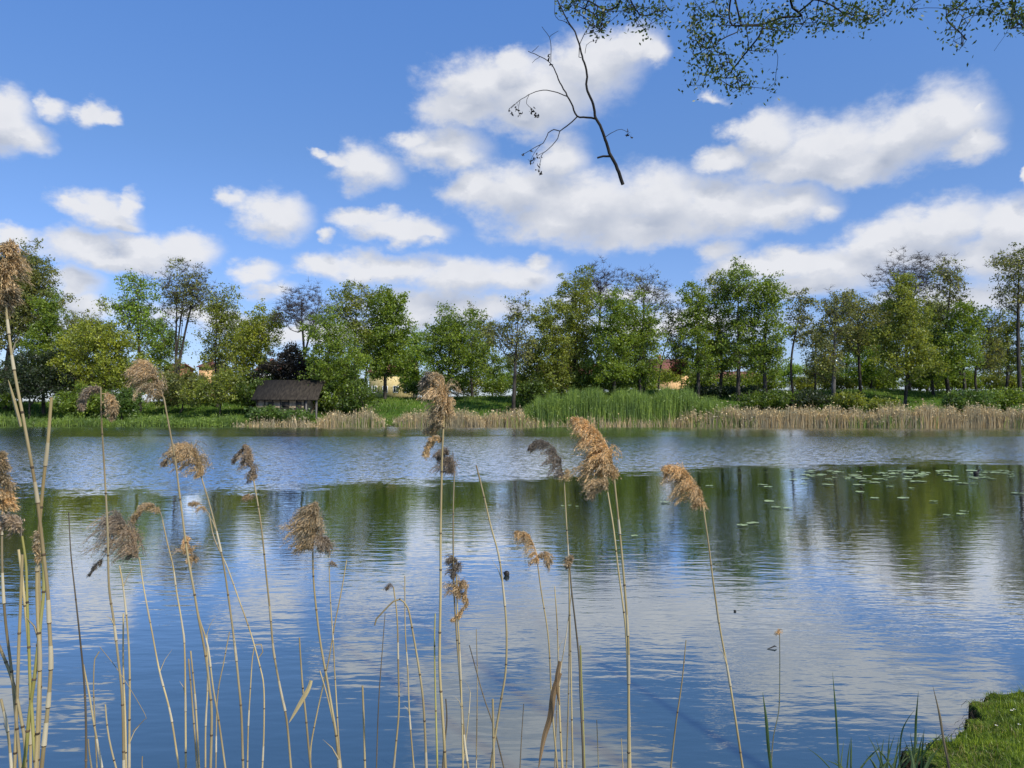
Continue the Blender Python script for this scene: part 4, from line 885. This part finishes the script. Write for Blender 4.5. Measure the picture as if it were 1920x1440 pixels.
for lab, w, pts in [
  ('dry stalk leaning right beside the dark grey stalk', 5.5, [(157,1245),(168,1300),(177,1360),(190,1440)]),
  ('thin arched stalk behind the dark grey stalk', 4, [(186,1222),(178,1235),(176,1280),(178,1340),(182,1440)]),
  ('short stub right of the dark grey stalk', 5, [(166,1385),(171,1440)]),
  ('short pointed stalk left of the ragged plume stems', 5, [(198,1320),(203,1370),(210,1410),(217,1440)]),
  ('slim stalk between the ragged plume stems', 5, [(232,1150),(232,1250),(235,1340),(236,1440)]),
  ('plain stalk in the middle of the left bundle', 5, [(354,1235),(360,1300),(365,1370),(369,1440)]),
  ('second plain stalk in the middle of the left bundle', 5, [(358,1220),(366,1300),(370,1370),(373,1440)]),
  ('thin stalk at the right of the left bundle', 4.5, [(388,1190),(390,1280),(386,1360),(385,1440)]),
  ('thin stalk slanting across the right of the left bundle', 3.5, [(430,1185),(420,1240),(408,1310),(405,1440)])]:
    reed(lab, w, pts, tipw=.7)
# thin broken leaf lying across the left reeds
b = MB(); c = crom(np.array([(187,1213),(215,1248),(240,1285),(272,1340),(270,1350),(248,1372)], float), 6); b.tube(P(c[:, 0], c[:, 1], 1.9), .0009, 4)
o = b.build('broken_leaf', STRAW); tag(o, 'thin broken leaf strand caught across the left reeds', 'reed leaf')

# ------------------------------------------------------------------ sedge by the grassy bank
GREEN_BLADE = simplemat('sedge_blade', (.05, .09, .025), (.16, .21, .08), 8, (1, 1, .3), .6, trans=.3)
def blade(b, pts, w, Y):
    lc = crom(np.array(pts, float), 8); LW = P(lc[:, 0], lc[:, 1], Y); k = len(LW)
    d = np.array([0, 0, -1.]); ext = []; p = LW[-1].copy()
    while p[2] > -.1: p = p + d * .1; ext.append(p.copy())
    if ext: LW = np.vstack([LW, ext])
    k2 = len(LW); ww = w * .7 * Y / F / 2 * np.minimum(1, np.linspace(.08, 3, k2))
    sd_ = np.cross(np.gradient(LW, axis=0), np.array([0.3, 1, 0])); sd_ /= (np.linalg.norm(sd_, axis=1)[:, None] + 1e-9)
    for s1 in (1, -1):
        e = LW + sd_ * ww[:, None] * s1 + np.array([0, .4, 0]) * ww[:, None]
        b.quads(np.stack([LW[:-1], LW[1:], e[1:], e[:-1]], 1))
for lab, w, Y, pts, mt_ in [
  ('pointed green sedge blade beside the lone thin reed', 8, 3.6, [(1430,1298),(1437,1350),(1441,1400),(1446,1440)], GREEN_BLADE),
  ('tall dark sedge blade at the left of the sedge tuft', 5, 3.8, [(1561,1260),(1567,1330),(1570,1380),(1574,1440)], GREEN_BLADE),
  ('upright sedge blade with a side blade near the grassy bank', 6, 3.9, [(1722,1296),(1718,1350),(1716,1400),(1710,1440)], GREEN_BLADE),
  ('thin stalk leaning left in front of the grassy bank', 6, 3.6, [(1749,1286),(1762,1340),(1770,1390),(1780,1440)], STRAW_DARK)]:
    og = (X(pts[-1][0], Y), Y, 0); root = empty('sedge', og); tag(root, lab, 'sedge', 'sedge by the grassy bank')
    b = MB(); blade(b, pts, w, Y); b.build('leaf_blade', mt_, root, False, og)
    if 'side blade' in lab:
        b = MB(); blade(b, [(1716,1330),(1700,1352),(1690,1380),(1686,1440)], 4, Y); b.build('leaf_blade', mt_, root, False, og)
def sedge_tuft(label, cx, spread, n, Y, hmin, hmax):
    og = (X(cx, Y), Y, 0); root = empty('sedge_tuft', og); tag(root, label, 'sedge', 'sedge by the grassy bank')
    for i in range(n):
        b = MB(); x = cx + rng.normal() * spread; h = rng.uniform(hmin, hmax); ln = rng.normal() * 26
        blade(b, [(x + ln, 1445 - h), (x + ln * .5, 1445 - h * .55), (x, 1450)], rng.uniform(2.5, 5.0), Y + rng.normal() * .12); b.build('leaf_blade', GREEN_BLADE, root, False, og)
sedge_tuft('low sedge tuft below the tall dark blade', 1590, 18, 9, 4.0, 15, 75)
sedge_tuft('thickest sedge tuft in the middle of the bottom right sedges', 1665, 18, 18, 3.9, 20, 70)
sedge_tuft('sedge tuft touching the grassy bank', 1712, 14, 12, 3.8, 20, 80)

# ------------------------------------------------------------------ grassy bank, lower right
POLY = np.array([onplane(x, y, .22) for x, y in [(2100,1270),(1960,1280),(1905,1290),(1860,1298),(1824,1308),(1830,1322),(1817,1340),(1806,1356),(1780,1374),(1750,1385),(1706,1392),(1694,1402),(1728,1414),(1756,1430),(1766,1452)]] + [(2.25, 3.0), (2.4, 1.6), (2.6, -1), (14, -1), (14, 5.6), (9, 6.2)])
def sdist(x, y):
    p = np.stack([x, y], -1); n = len(POLY); d = np.full(x.shape, 1e9); inside = np.zeros(x.shape, bool)
    for i in range(n):
        a = POLY[i]; b = POLY[(i + 1) % n]; e = b - a; w = p - a
        t = np.clip((w @ e) / (e @ e), 0, 1); d = np.minimum(d, np.linalg.norm(w - t[..., None] * e, axis=-1))
        c = ((a[1] <= y) & (b[1] > y)) | ((b[1] <= y) & (a[1] > y))
        xi = a[0] + (y - a[1]) / (e[1] if abs(e[1]) > 1e-9 else 1e-9) * e[0]; inside ^= c & (x < xi)
    return np.where(inside, d, -d)
def bank_z(x, y):
    s = sdist(x, y) + .030 * sn(x, y, 8) + .012 * sn(y, x, 25)
    return -.5 + .46 * sstep(-.05, -.005, s) + .24 * sstep(-.008, .016, s) + .035 * sstep(.0, .5, s) + .022 * sn(x, y, 3.2) * sstep(0, .2, s) + .010 * sn(y, x, 11) * sstep(0, .1, s)
def build_bank():
    xs = np.concatenate([np.arange(1.9, 4.6, .018), np.linspace(4.65, 14.2, 60)]); ys = np.concatenate([np.linspace(-1, 3.6, 50), np.arange(3.65, 6.6, .018)])
    Xg, Yg = np.meshgrid(xs, ys, indexing='ij'); Zg = bank_z(Xg, Yg)
    s = sdist(Xg, Yg); e = np.exp(-(s / .06) ** 2)
    Xg = Xg + e * .02 * sn(Zg * 9, Yg * 6, 2); 
    v = np.stack([Xg, Yg, Zg], -1).reshape(-1, 3); ny = len(ys)
    i = np.arange(len(xs) - 1)[:, None] * ny + np.arange(ny - 1)[None]; f = np.stack([i, i + ny, i + ny + 1, i + 1], -1).reshape(-1, 4)
    m, nt, N, L = newmat('turf_and_soil')
    geo = N.new('ShaderNodeNewGeometry'); sp = N.new('ShaderNodeSeparateXYZ'); L.new(geo.outputs['Position'], sp.inputs[0])
    n = N.new('ShaderNodeTexNoise'); n.inputs['Scale'].default_value = 30; n.inputs['Detail'].default_value = 8; L.new(geo.outputs['Position'], n.inputs['Vector'])
    soil = ramp(N, L, n.outputs[0], [(.35, (.012, .009, .006)), (.55, (.05, .036, .022)), (.72, (.14, .10, .06))])
    turf = ramp(N, L, n.outputs[0], [(.35, (.03, .055, .010)), (.68, (.10, .15, .025))])
    mr = N.new('ShaderNodeMapRange'); L.new(sp.outputs[2], mr.inputs[0]); mr.inputs[1].default_value = .15; mr.inputs[2].default_value = .205
    mx = N.new('ShaderNodeMix'); mx.data_type = 'RGBA'; L.new(mr.outputs[0], mx.inputs[0]); L.new(soil, mx.inputs[6]); L.new(turf, mx.inputs[7])
    bp = N.new('ShaderNodeBump'); bp.inputs['Distance'].default_value = .03; L.new(n.outputs[0], bp.inputs['Height'])
    p = N.new('ShaderNodeBsdfDiffuse'); L.new(mx.outputs[2], p.inputs[0]); L.new(bp.outputs[0], p.inputs['Normal'])
    o = N.new('ShaderNodeOutputMaterial'); L.new(p.outputs[0], o.inputs[0])
    b = MB(); b.add(v, f); g = b.build('grass_bank', m, smooth=True); tag(g, kind='structure')
    # turf
    n_ = 90000; x = rng.uniform(2.2, 5.4, n_); y = rng.uniform(3.3, 6.2, n_); k = sdist(x, y) + .030 * sn(x, y, 8) > .022; x = x[k]; y = y[k]; n_ = len(x)
    cl = .5 + .5 * np.sin(x * 17 + 3 * np.sin(y * 9)) * np.sin(y * 21 + 2 * np.sin(x * 13)); z = bank_z(x, y)
    edge = np.exp(-sdist(x, y) / .06)
    h = rng.uniform(.012, .045, n_) * (.5 + 1.2 * cl) * (1 + .9 * (rng.uniform(size=n_) < .04)); w = rng.uniform(.0010, .0024, n_); th = rng.uniform(0, 3.14, n_); u = np.stack([np.cos(th) * w, np.sin(th) * w, 0 * w], 1)
    A = np.stack([x, y, z - .004], 1); ln = rng.normal(size=(n_, 2)) * .014; ln[:, 0] -= edge * .02
    M = A + np.stack([ln[:, 0] * .4, ln[:, 1] * .4, h * .6], 1); B = A + np.stack([ln[:, 0] * 1.3, ln[:, 1] * 1.3, h - edge * .02], 1)
    b = MB(); dry = rng.uniform(size=n_) < .05 + .22 * (np.sin(x * 5 + 2 * np.sin(y * 4)) * np.sin(y * 7) > .45)
    for k_, mi in ((~dry, 0), (dry, 1)):
        b.quads(np.stack([A - u, A + u, M + u * .8, M - u * .8], 1)[k_], mi); b.quads(np.stack([M - u * .8, M + u * .8, B + u * .1, B - u * .1], 1)[k_], mi)
    o = b.build('grass', [leafmat('turf_blades', (.165, .235, .028), .65, .45, 4), leafmat('dry_blades', (.22, .19, .08), .5, .3, 6)]); tag(o, 'short sunlit green turf on the bank at the lower right', 'grass', kind='stuff')
    # roots and dead stems hanging from the cut edge
    b = MB(); n0 = 0; Vp = POLY[3:14]
    for i in range(110):
        k = rng.integers(0, len(Vp) - 1); t = rng.uniform(); q = Vp[k] * (1 - t) + Vp[k + 1] * t
        a = np.array([q[0] + rng.normal() * .015, q[1] + rng.normal() * .015, .2]); L_ = rng.uniform(.02, .07)
        d = np.array([rng.normal() * .5 - .3, rng.normal() * .3 - .1, -.8]); mm = a + d * L_ * .5 + rng.normal(size=3) * .01; e_ = mm + np.array([d[0] * .6, d[1], -1]) * L_ * .5
        b.tube([a, mm, e_], [.0018, .0013, .0006], 3, cap=False)
    o = b.build('dead_roots', simplemat('root_fibre', (.02, .015, .01), (.07, .052, .03), 20)); tag(o, 'fringe of dead roots hanging from the cut turf edge', 'roots', kind='stuff')
    W = simplemat('daisy_petal', (.75, .75, .72), (.82, .82, .80), 3); YC = simplemat('daisy_centre', (.7, .45, .03), (.8, .55, .05), 3)
    for (px, py, lab) in [(1897,1328,'small white daisy near the top of the turf'),(1902,1326,'white daisy beside another near the top of the turf'),(1868,1352,'lone white daisy in the middle of the turf'),(1911,1356,'white daisy at the right edge of the turf')]:
        x, y = onplane(px, py, .27); z = float(bank_z(np.array(x), np.array(y))) + .03; r = empty('daisy', (x, y, z)); tag(r, lab, 'flower', 'daisies in the turf')
        b = MB()
        for a in np.arange(10) * 2 * math.pi / 10:
            ca, sa = math.cos(a), math.sin(a); b.quads([[(0, 0, 0), (.005 * ca - .002 * sa, .005 * sa + .002 * ca, .001), (.010 * ca, .010 * sa, .002), (.005 * ca + .002 * sa, .005 * sa - .002 * ca, .001)]])
        b.build('petals', W, r); b = MB(); b.tube([(0, 0, 0), (0, 0, .003)], [.003, .002], 6); b.build('centre', YC, r)
        b = MB(); b.tube([(0, 0, -.035), (0, 0, 0)], [.0007, .0007], 4); b.build('stem', GREEN_BLADE, r)
build_bank()

# ------------------------------------------------------------------ water lily pads and floating bits
PAD = simplemat('lily_pad', (.20, .27, .10), (.36, .41, .20), 3, rough=.35, lo=.3, hi=.7)
def pad(px, py, wpx, label, shared=True):
    x, y = onplane(px, py, .012); r = wpx * .84 / 2 * y / F
    n = 22; a0 = rng.uniform(0, 6.28); th = a0 + np.linspace(.12, 2 * math.pi - .12, n); rr = r * (1 + .05 * np.sin(th * 3 + a0)); tilt = rng.normal(size=2) * .03
    o3 = np.stack([rr * np.cos(th), rr * np.sin(th) * .95, .006 + .010 * np.abs(np.sin(th * 2.3 + a0)) + tilt[0] * rr * np.cos(th) + tilt[1] * rr * np.sin(th)], 1)
    i3 = np.stack([.55 * rr * np.cos(th), .55 * rr * np.sin(th), .002 + 0 * th], 1); c = np.zeros((n, 3))
    b = MB()
    for A, B in ((c, i3), (i3, o3)):
        if A is c:
            q = np.stack([A[:-1], i3[:-1] * .9, i3[1:] * .9, A[1:] + i3[1:] * .02], 1)
            b.quads(np.stack([i3[:-1] * .05, i3[:-1], i3[1:], i3[1:] * .05], 1))
        else: b.quads(np.stack([A[:-1], B[:-1], B[1:], A[1:]], 1))
    o = b.build('lily_pad', PAD, smooth=True); o.location = (x, y, .012); tag(o, label, 'lily pad', 'lily pads on the calm water')
for (px, py, w, lab) in [
  (1392,985,24,'nearest lily pad, left one of a close pair apart from the rest'),(1411,981,27,'nearest lily pad pair, the right one of the two'),
  (1442,940,22,'lily pad left of centre below the main patch, upper of three'),(1455,951,20,'lily pad left of centre below the main patch, middle of three'),(1477,953,20,'lily pad left of centre below the main patch, right of three'),
  (1430,909,22,'leftmost lily pad of the far patch'),(1440,913,20,'second lily pad from the left of the far patch'),(1405,950,6,'tiny floating leaf left of the three pads'),
  (1640,934,20,'lily pad alone under the middle of the patch, left one'),(1693,934,24,'lily pad alone under the middle of the patch, right one'),
  (1775,966,16,'lily pad below the patch on the right, left of three'),(1802,964,18,'lily pad below the patch on the right, middle of three'),(1808,959,20,'lily pad below the patch on the right, right of three'),
  (1750,940,18,'lily pad alone below the right half of the patch'),(1908,925,26,'lily pad at the right edge of the picture'),(1247,942,22,'lone lily pad on the dark reflection right of the largest plume'),(1330,911,18,'lone lily pad just right of the slanting orange plume'),
  (1055,949,8,'small floating leaf left of the largest plume, left one'),(1068,948,9,'small floating leaf left of the largest plume, middle one'),(1082,950,8,'small floating leaf left of the largest plume, right one'),(1190,1005,16,'lone lily pad low on the tree reflection')]:
    pad(px, py, w, lab)
n = 0
while n < 95:
    px = rng.uniform(1480, 1900); py = 878 + abs(rng.normal()) * 16 + abs(px - 1700) * .015
    if py > 935 or py < 882: continue
    pad(px, py, rng.uniform(12, 26), 'lily pad lying flat in the %s %s of the crowded far patch' % ('back' if py < 896 else 'front', 'left part' if px < 1620 else 'middle' if px < 1770 else 'right part')); n += 1

DARK = simplemat('wet_dark', (.008, .007, .006), (.03, .026, .02), 12, rough=.5)
def blob(name, label, cat, px, py, wpx, hpx, extra=None):
    x, y = onplane(px, py + hpx / 2, 0); s = y / F; b = MB(); rx = wpx / 2 * s; rz = hpx / 2 * s
    k, m = 10, 8; th = np.arange(k) * 2 * math.pi / k
    prof = [(math.sin(math.pi * (j + .3) / (m + .6)) , -math.cos(math.pi * (j + .3) / (m + .6))) for j in range(m + 1)]
    V = np.array([[(rx * pr * math.cos(t) * (1 + .12 * math.sin(3 * t + j)), rx * .8 * pr * math.sin(t), rz * pz + rz * .7) for t in th] for j, (pr, pz) in enumerate(prof)])
    i = np.arange(k); j = (i + 1) % k; f = np.stack([i, j, j + k, i + k], 1)[None] + (np.arange(m) * k)[:, None, None]; b.add(V, f)
    if extra: b.tube(extra[0], extra[1], 5)
    o = b.build(name, DARK, smooth=True); o.location = (x, y, 0); tag(o, label, cat)
blob('floating_cone', 'small black floating lump right of the slender curved reed', 'debris', 950, 1074, 11, 11, ([(0, 0, .03), (-.03, 0, .045), (-.055, 0, .04)], [.012, .006, .002]))
blob('floating_speck', 'tiny dark speck floating right of centre', 'debris', 1378, 1145, 5, 4)
blob('water_bird', 'tiny black water bird among the far lily pads', 'bird', 1830, 886, 10, 8, ([(.05, 0, .08), (.09, 0, .15), (.13, 0, .16), (.17, 0, .15)], [.035, .025, .03, .006]))
x, y = onplane(1447, 1214, .01); b = MB(); b.tube([(-.05, -.02, .0), (0, 0, .012), (.03, .01, .02), (.05, .012, .012)], [.003, .006, .007, .002], 5)
o = b.build('floating_twig', DARK, smooth=True); o.location = (x, y, 0); tag(o, 'small dark twig floating left of the lone thin reed', 'debris')

# ------------------------------------------------------------------ overhanging tree and broken branch
LEAF_NEAR = leafmat('overhead_leaves', (.055, .085, .014), .5, .40, 4)
BARK_NEAR = simplemat('wet_bark', (.008, .007, .006), (.04, .034, .028), 14, (1, 1, .5), .95)
def bough(parent, name, lines, ell, Y, ntips, nl, org, droop=.0, leafm=None, r_tip=.0011, R0=.0085, depth=.5, extra=None):
    seeds = []; par = []
    for ln in lines:
        c = crom(np.array([q[:2] for q in ln], float), 10); W = P(c[:, 0], c[:, 1], Y + 0 * c[:, 0]); W[:, 1] += depth * .25 * np.sin(np.linspace(0, 4, len(W)) + len(seeds))
        st = len(seeds); link = -1
        if seeds: link = int(np.linalg.norm(np.array(seeds) - W[0], axis=1).argmin())
        for j, p in enumerate(W): seeds.append(p); par.append(link if j == 0 else len(seeds) - 2)
    if extra is not None: pass
    seeds = np.array(seeds); par = np.array(par)
    ar = np.array([e[2] * e[3] for e in ell], float); tips = []
    for i in rng.choice(len(ell), ntips, p=ar / ar.sum()):
        e = ell[i]; a = rng.uniform(0, 6.28); r = rng.uniform() ** .5
        tips.append(P(e[0] + e[2] * r * math.cos(a), e[1] + e[3] * r * math.sin(a), Y + rng.normal() * depth * .35))
    nodes, pr, ends = skeleton(seeds, par, np.array(tips), .07, rise=.0, wob=.07)
    rad = pipe(pr, ends, r_tip, R0)
    i = np.where(pr >= 0)[0]; b = MB(); b.segs(nodes[pr[i]], nodes[i], np.minimum(rad[pr[i]], rad[i] * 1.3), rad[i], 5)
    o = b.build(name, BARK_NEAR, parent, True, org)
    Tn = nodes[ends]; C = np.repeat(Tn, nl, 0) + rng.normal(size=(len(Tn) * nl, 3)) * .040
    b = MB(); b.quads(leaf_quads(C, rng.uniform(.010, .019, len(C)), rng.uniform(.006, .010, len(C)), up=.5))
    b.build('leaves', leafm or LEAF_NEAR, o, False, org)
    return o
def overhang():
    org = np.array([7.5, -4.5, .5]); root = empty('overhanging_tree', org); tag(root, 'near tree whose dark leafy boughs hang into the top right of the sky', 'tree')
    Y = 5.0
    tr = MB(); k = 14; pts = [org + np.array([.15 * math.sin(t * 3), .1 * math.sin(t * 5), t * 9 - .3]) for t in np.linspace(0, 1, k)]
    tr.tube(pts, np.linspace(.34, .12, k), 12); tr.build('trunk', BARK, root, True, org)
    def limb(px, py, r0, r1, z):
        e = P(px, py, Y); s = org + np.array([0, 0, z]); mid = (s + e) / 2 + np.array([0, 0, .9])
        t = np.linspace(0, 1, 16)[:, None]; W = (1 - t) ** 2 * s + 2 * t * (1 - t) * mid + t * t * e
        b = MB(); b.tube(W, np.linspace(r0, r1, 16), 8); return b.build('limb', BARK, root, True, org)
    limb(1481, -12, .09, .026, 5.4); limb(1180, -40, .08, .02, 6.4); limb(1850, -30, .07, .016, 4.8)
    bough(root, 'bough', [[(1481,-12),(1490,8),(1512,18),(1478,16),(1440,28),(1405,36),(1388,45),(1383,60),(1365,72),(1340,90)],[(1372,-20),(1376,10),(1382,32),(1390,45),(1392,62)],[(1425,56),(1412,85),(1388,112),(1370,132)],[(1415,80),(1440,105),(1452,140)],[(1512,18),(1560,22),(1610,25),(1650,15),(1690,3)]],
      [(1330,25,50,34),(1308,65,22,40),(1322,92,30,28),(1302,150,18,22),(1335,120,40,28),(1370,142,36,26),(1385,165,22,12),(1442,152,13,24),(1452,80,16,16),(1440,38,60,26),(1510,38,60,26),(1570,28,60,22),(1620,28,46,22),(1668,6,30,14),(1420,90,30,20)], Y, 360, 6, org)
    bough(root, 'bough', [[(1180,-40),(1160,-5),(1130,10),(1100,15)],[(1160,-5),(1195,12),(1235,10)]],
      [(1060,5,20,14),(1092,14,34,18),(1120,38,26,20),(1160,12,36,16),(1200,26,34,22),(1240,12,28,16),(1255,38,16,10),(1205,50,16,10),(1125,52,12,12)], Y + .2, 165, 5, org)
    bough(root, 'bough', [[(1850,-30),(1820,-8),(1795,10),(1790,45),(1796,88)],[(1850,-30),(1875,15),(1895,50),(1885,80)],[(1850,-30),(1905,10),(1940,30)],[(1820,-8),(1730,-4),(1712,14)]],
      [(1715,8,14,12),(1800,14,28,16),(1795,72,12,28),(1776,55,8,20),(1862,16,40,18),(1902,42,24,24),(1930,30,30,30)], Y - .2, 140, 5, org)
overhang()
def broken_branch():
    Y = 4.2; s = Y / F; lines = [
     ([(1168,346),(1155,310),(1145,292),(1135,262),(1125,235),(1117,222),(1112,195),(1100,165),(1101,145),(1098,125),(1091,105),(1087,85),(1078,60),(1065,40),(1055,20),(1045,0),(1040,-30)], 9.5, 2.4),
     ([(1145,293),(1131,293),(1120,296)], 6, 5),
     ([(1117,223),(1100,220),(1082,218),(1074,200),(1064,180),(1050,155),(1042,135),(1032,118),(1010,105),(990,96)], 5.5, 1.6),
     ([(1033,116),(1033,90),(1030,70),(1016,50)], 2, 1.2),([(1030,70),(1038,63),(1047,58)], 1.6, 1),([(998,97),(1004,93),(1010,86)], 1.6, 1),([(1012,107),(1003,112),(998,118)], 1.4, .9),
     ([(1064,181),(1045,174),(1025,169),(1005,172),(985,182),(972,190),(958,203)], 2.8, 1.3),([(992,178),(987,194),(998,204),(1006,214)], 1.5, 1),([(975,189),(972,203),(974,216)], 1.4, .9),([(965,195),(955,204),(954,210)], 1.3, .9),
     ([(1082,219),(1068,232),(1050,245),(1038,243),(1028,250),(1018,268),(1000,278),(980,290)], 3.6, 1.3),([(1050,245),(1045,260),(1030,278),(1015,292),(1012,322)], 2.4, 1.1),([(1015,270),(1003,285),(995,300)], 1.4, 1),([(1022,285),(1008,292),(998,308)], 1.4, 1),
     ([(1135,257),(1150,247),(1165,242),(1178,250)], 2, 1),([(1087,83),(1095,65),(1108,42),(1116,10),(1118,-20)], 2.2, 1.2),([(1097,100),(1100,84),(1114,76)], 1.5, 1),([(1078,60),(1062,42),(1042,32),(1040,0)], 1.8, 1.1),([(1087,83),(1085,107),(1090,108)], 2, 2),([(1095,65),(1120,58),(1150,35),(1165,20)], 1.6, 1)]
    foot = P(1168, 346, Y); root = empty('broken_branch', foot); tag(root, 'dark dead branch with a cut lower end hanging in front of the clouds', 'branch')
    b = MB()
    for ln, w0, w1 in lines:
        c = crom(np.array(ln, float), 7); W = P(c[:, 0], c[:, 1], Y + 0 * c[:, 0]); k = len(W); W[1:-1] += rng.normal(size=(k - 2, 3)) * .0010
        b.tube(W, np.linspace(w0, w1, k) * s / 2 * .72, 7)
    b.build('limb', BARK_NEAR, root, True, foot)
    L_ = [(955,208),(958,212),(968,207),(972,218),(970,205),(975,212),(998,206),(1003,215),(1005,219),(995,210),(970,196),(995,300),(998,306),(1010,310),(1012,325),(1009,320),(1000,300),(1000,283),(1005,290),(1178,247),(1182,256),(1175,253),(1030,104),(1033,122),(1028,108),(1120,70),(1116,78),(980,290),(1012,296),(1115,50),(1108,58),(1130,50),(1128,44),(1125,55)]
    C = np.vstack([P(x + rng.normal() * 2, y + rng.normal() * 2, Y + rng.normal() * .02) for x, y in L_ for _ in range(4)])
    b = MB(); b.quads(leaf_quads(C, rng.uniform(.007, .013, len(C)), rng.uniform(.004, .007, len(C)), up=.6)); b.build('withered_leaves', BARK_NEAR, root, False, foot)
broken_branch()
world.cycles.sampling_method = "MANUAL"; world.cycles.sample_map_resolution = 256
sc.render.engine = 'CYCLES'
sc.cycles.max_bounces = 4; sc.cycles.diffuse_bounces = 2; sc.cycles.glossy_bounces = 3; sc.cycles.transmission_bounces = 2
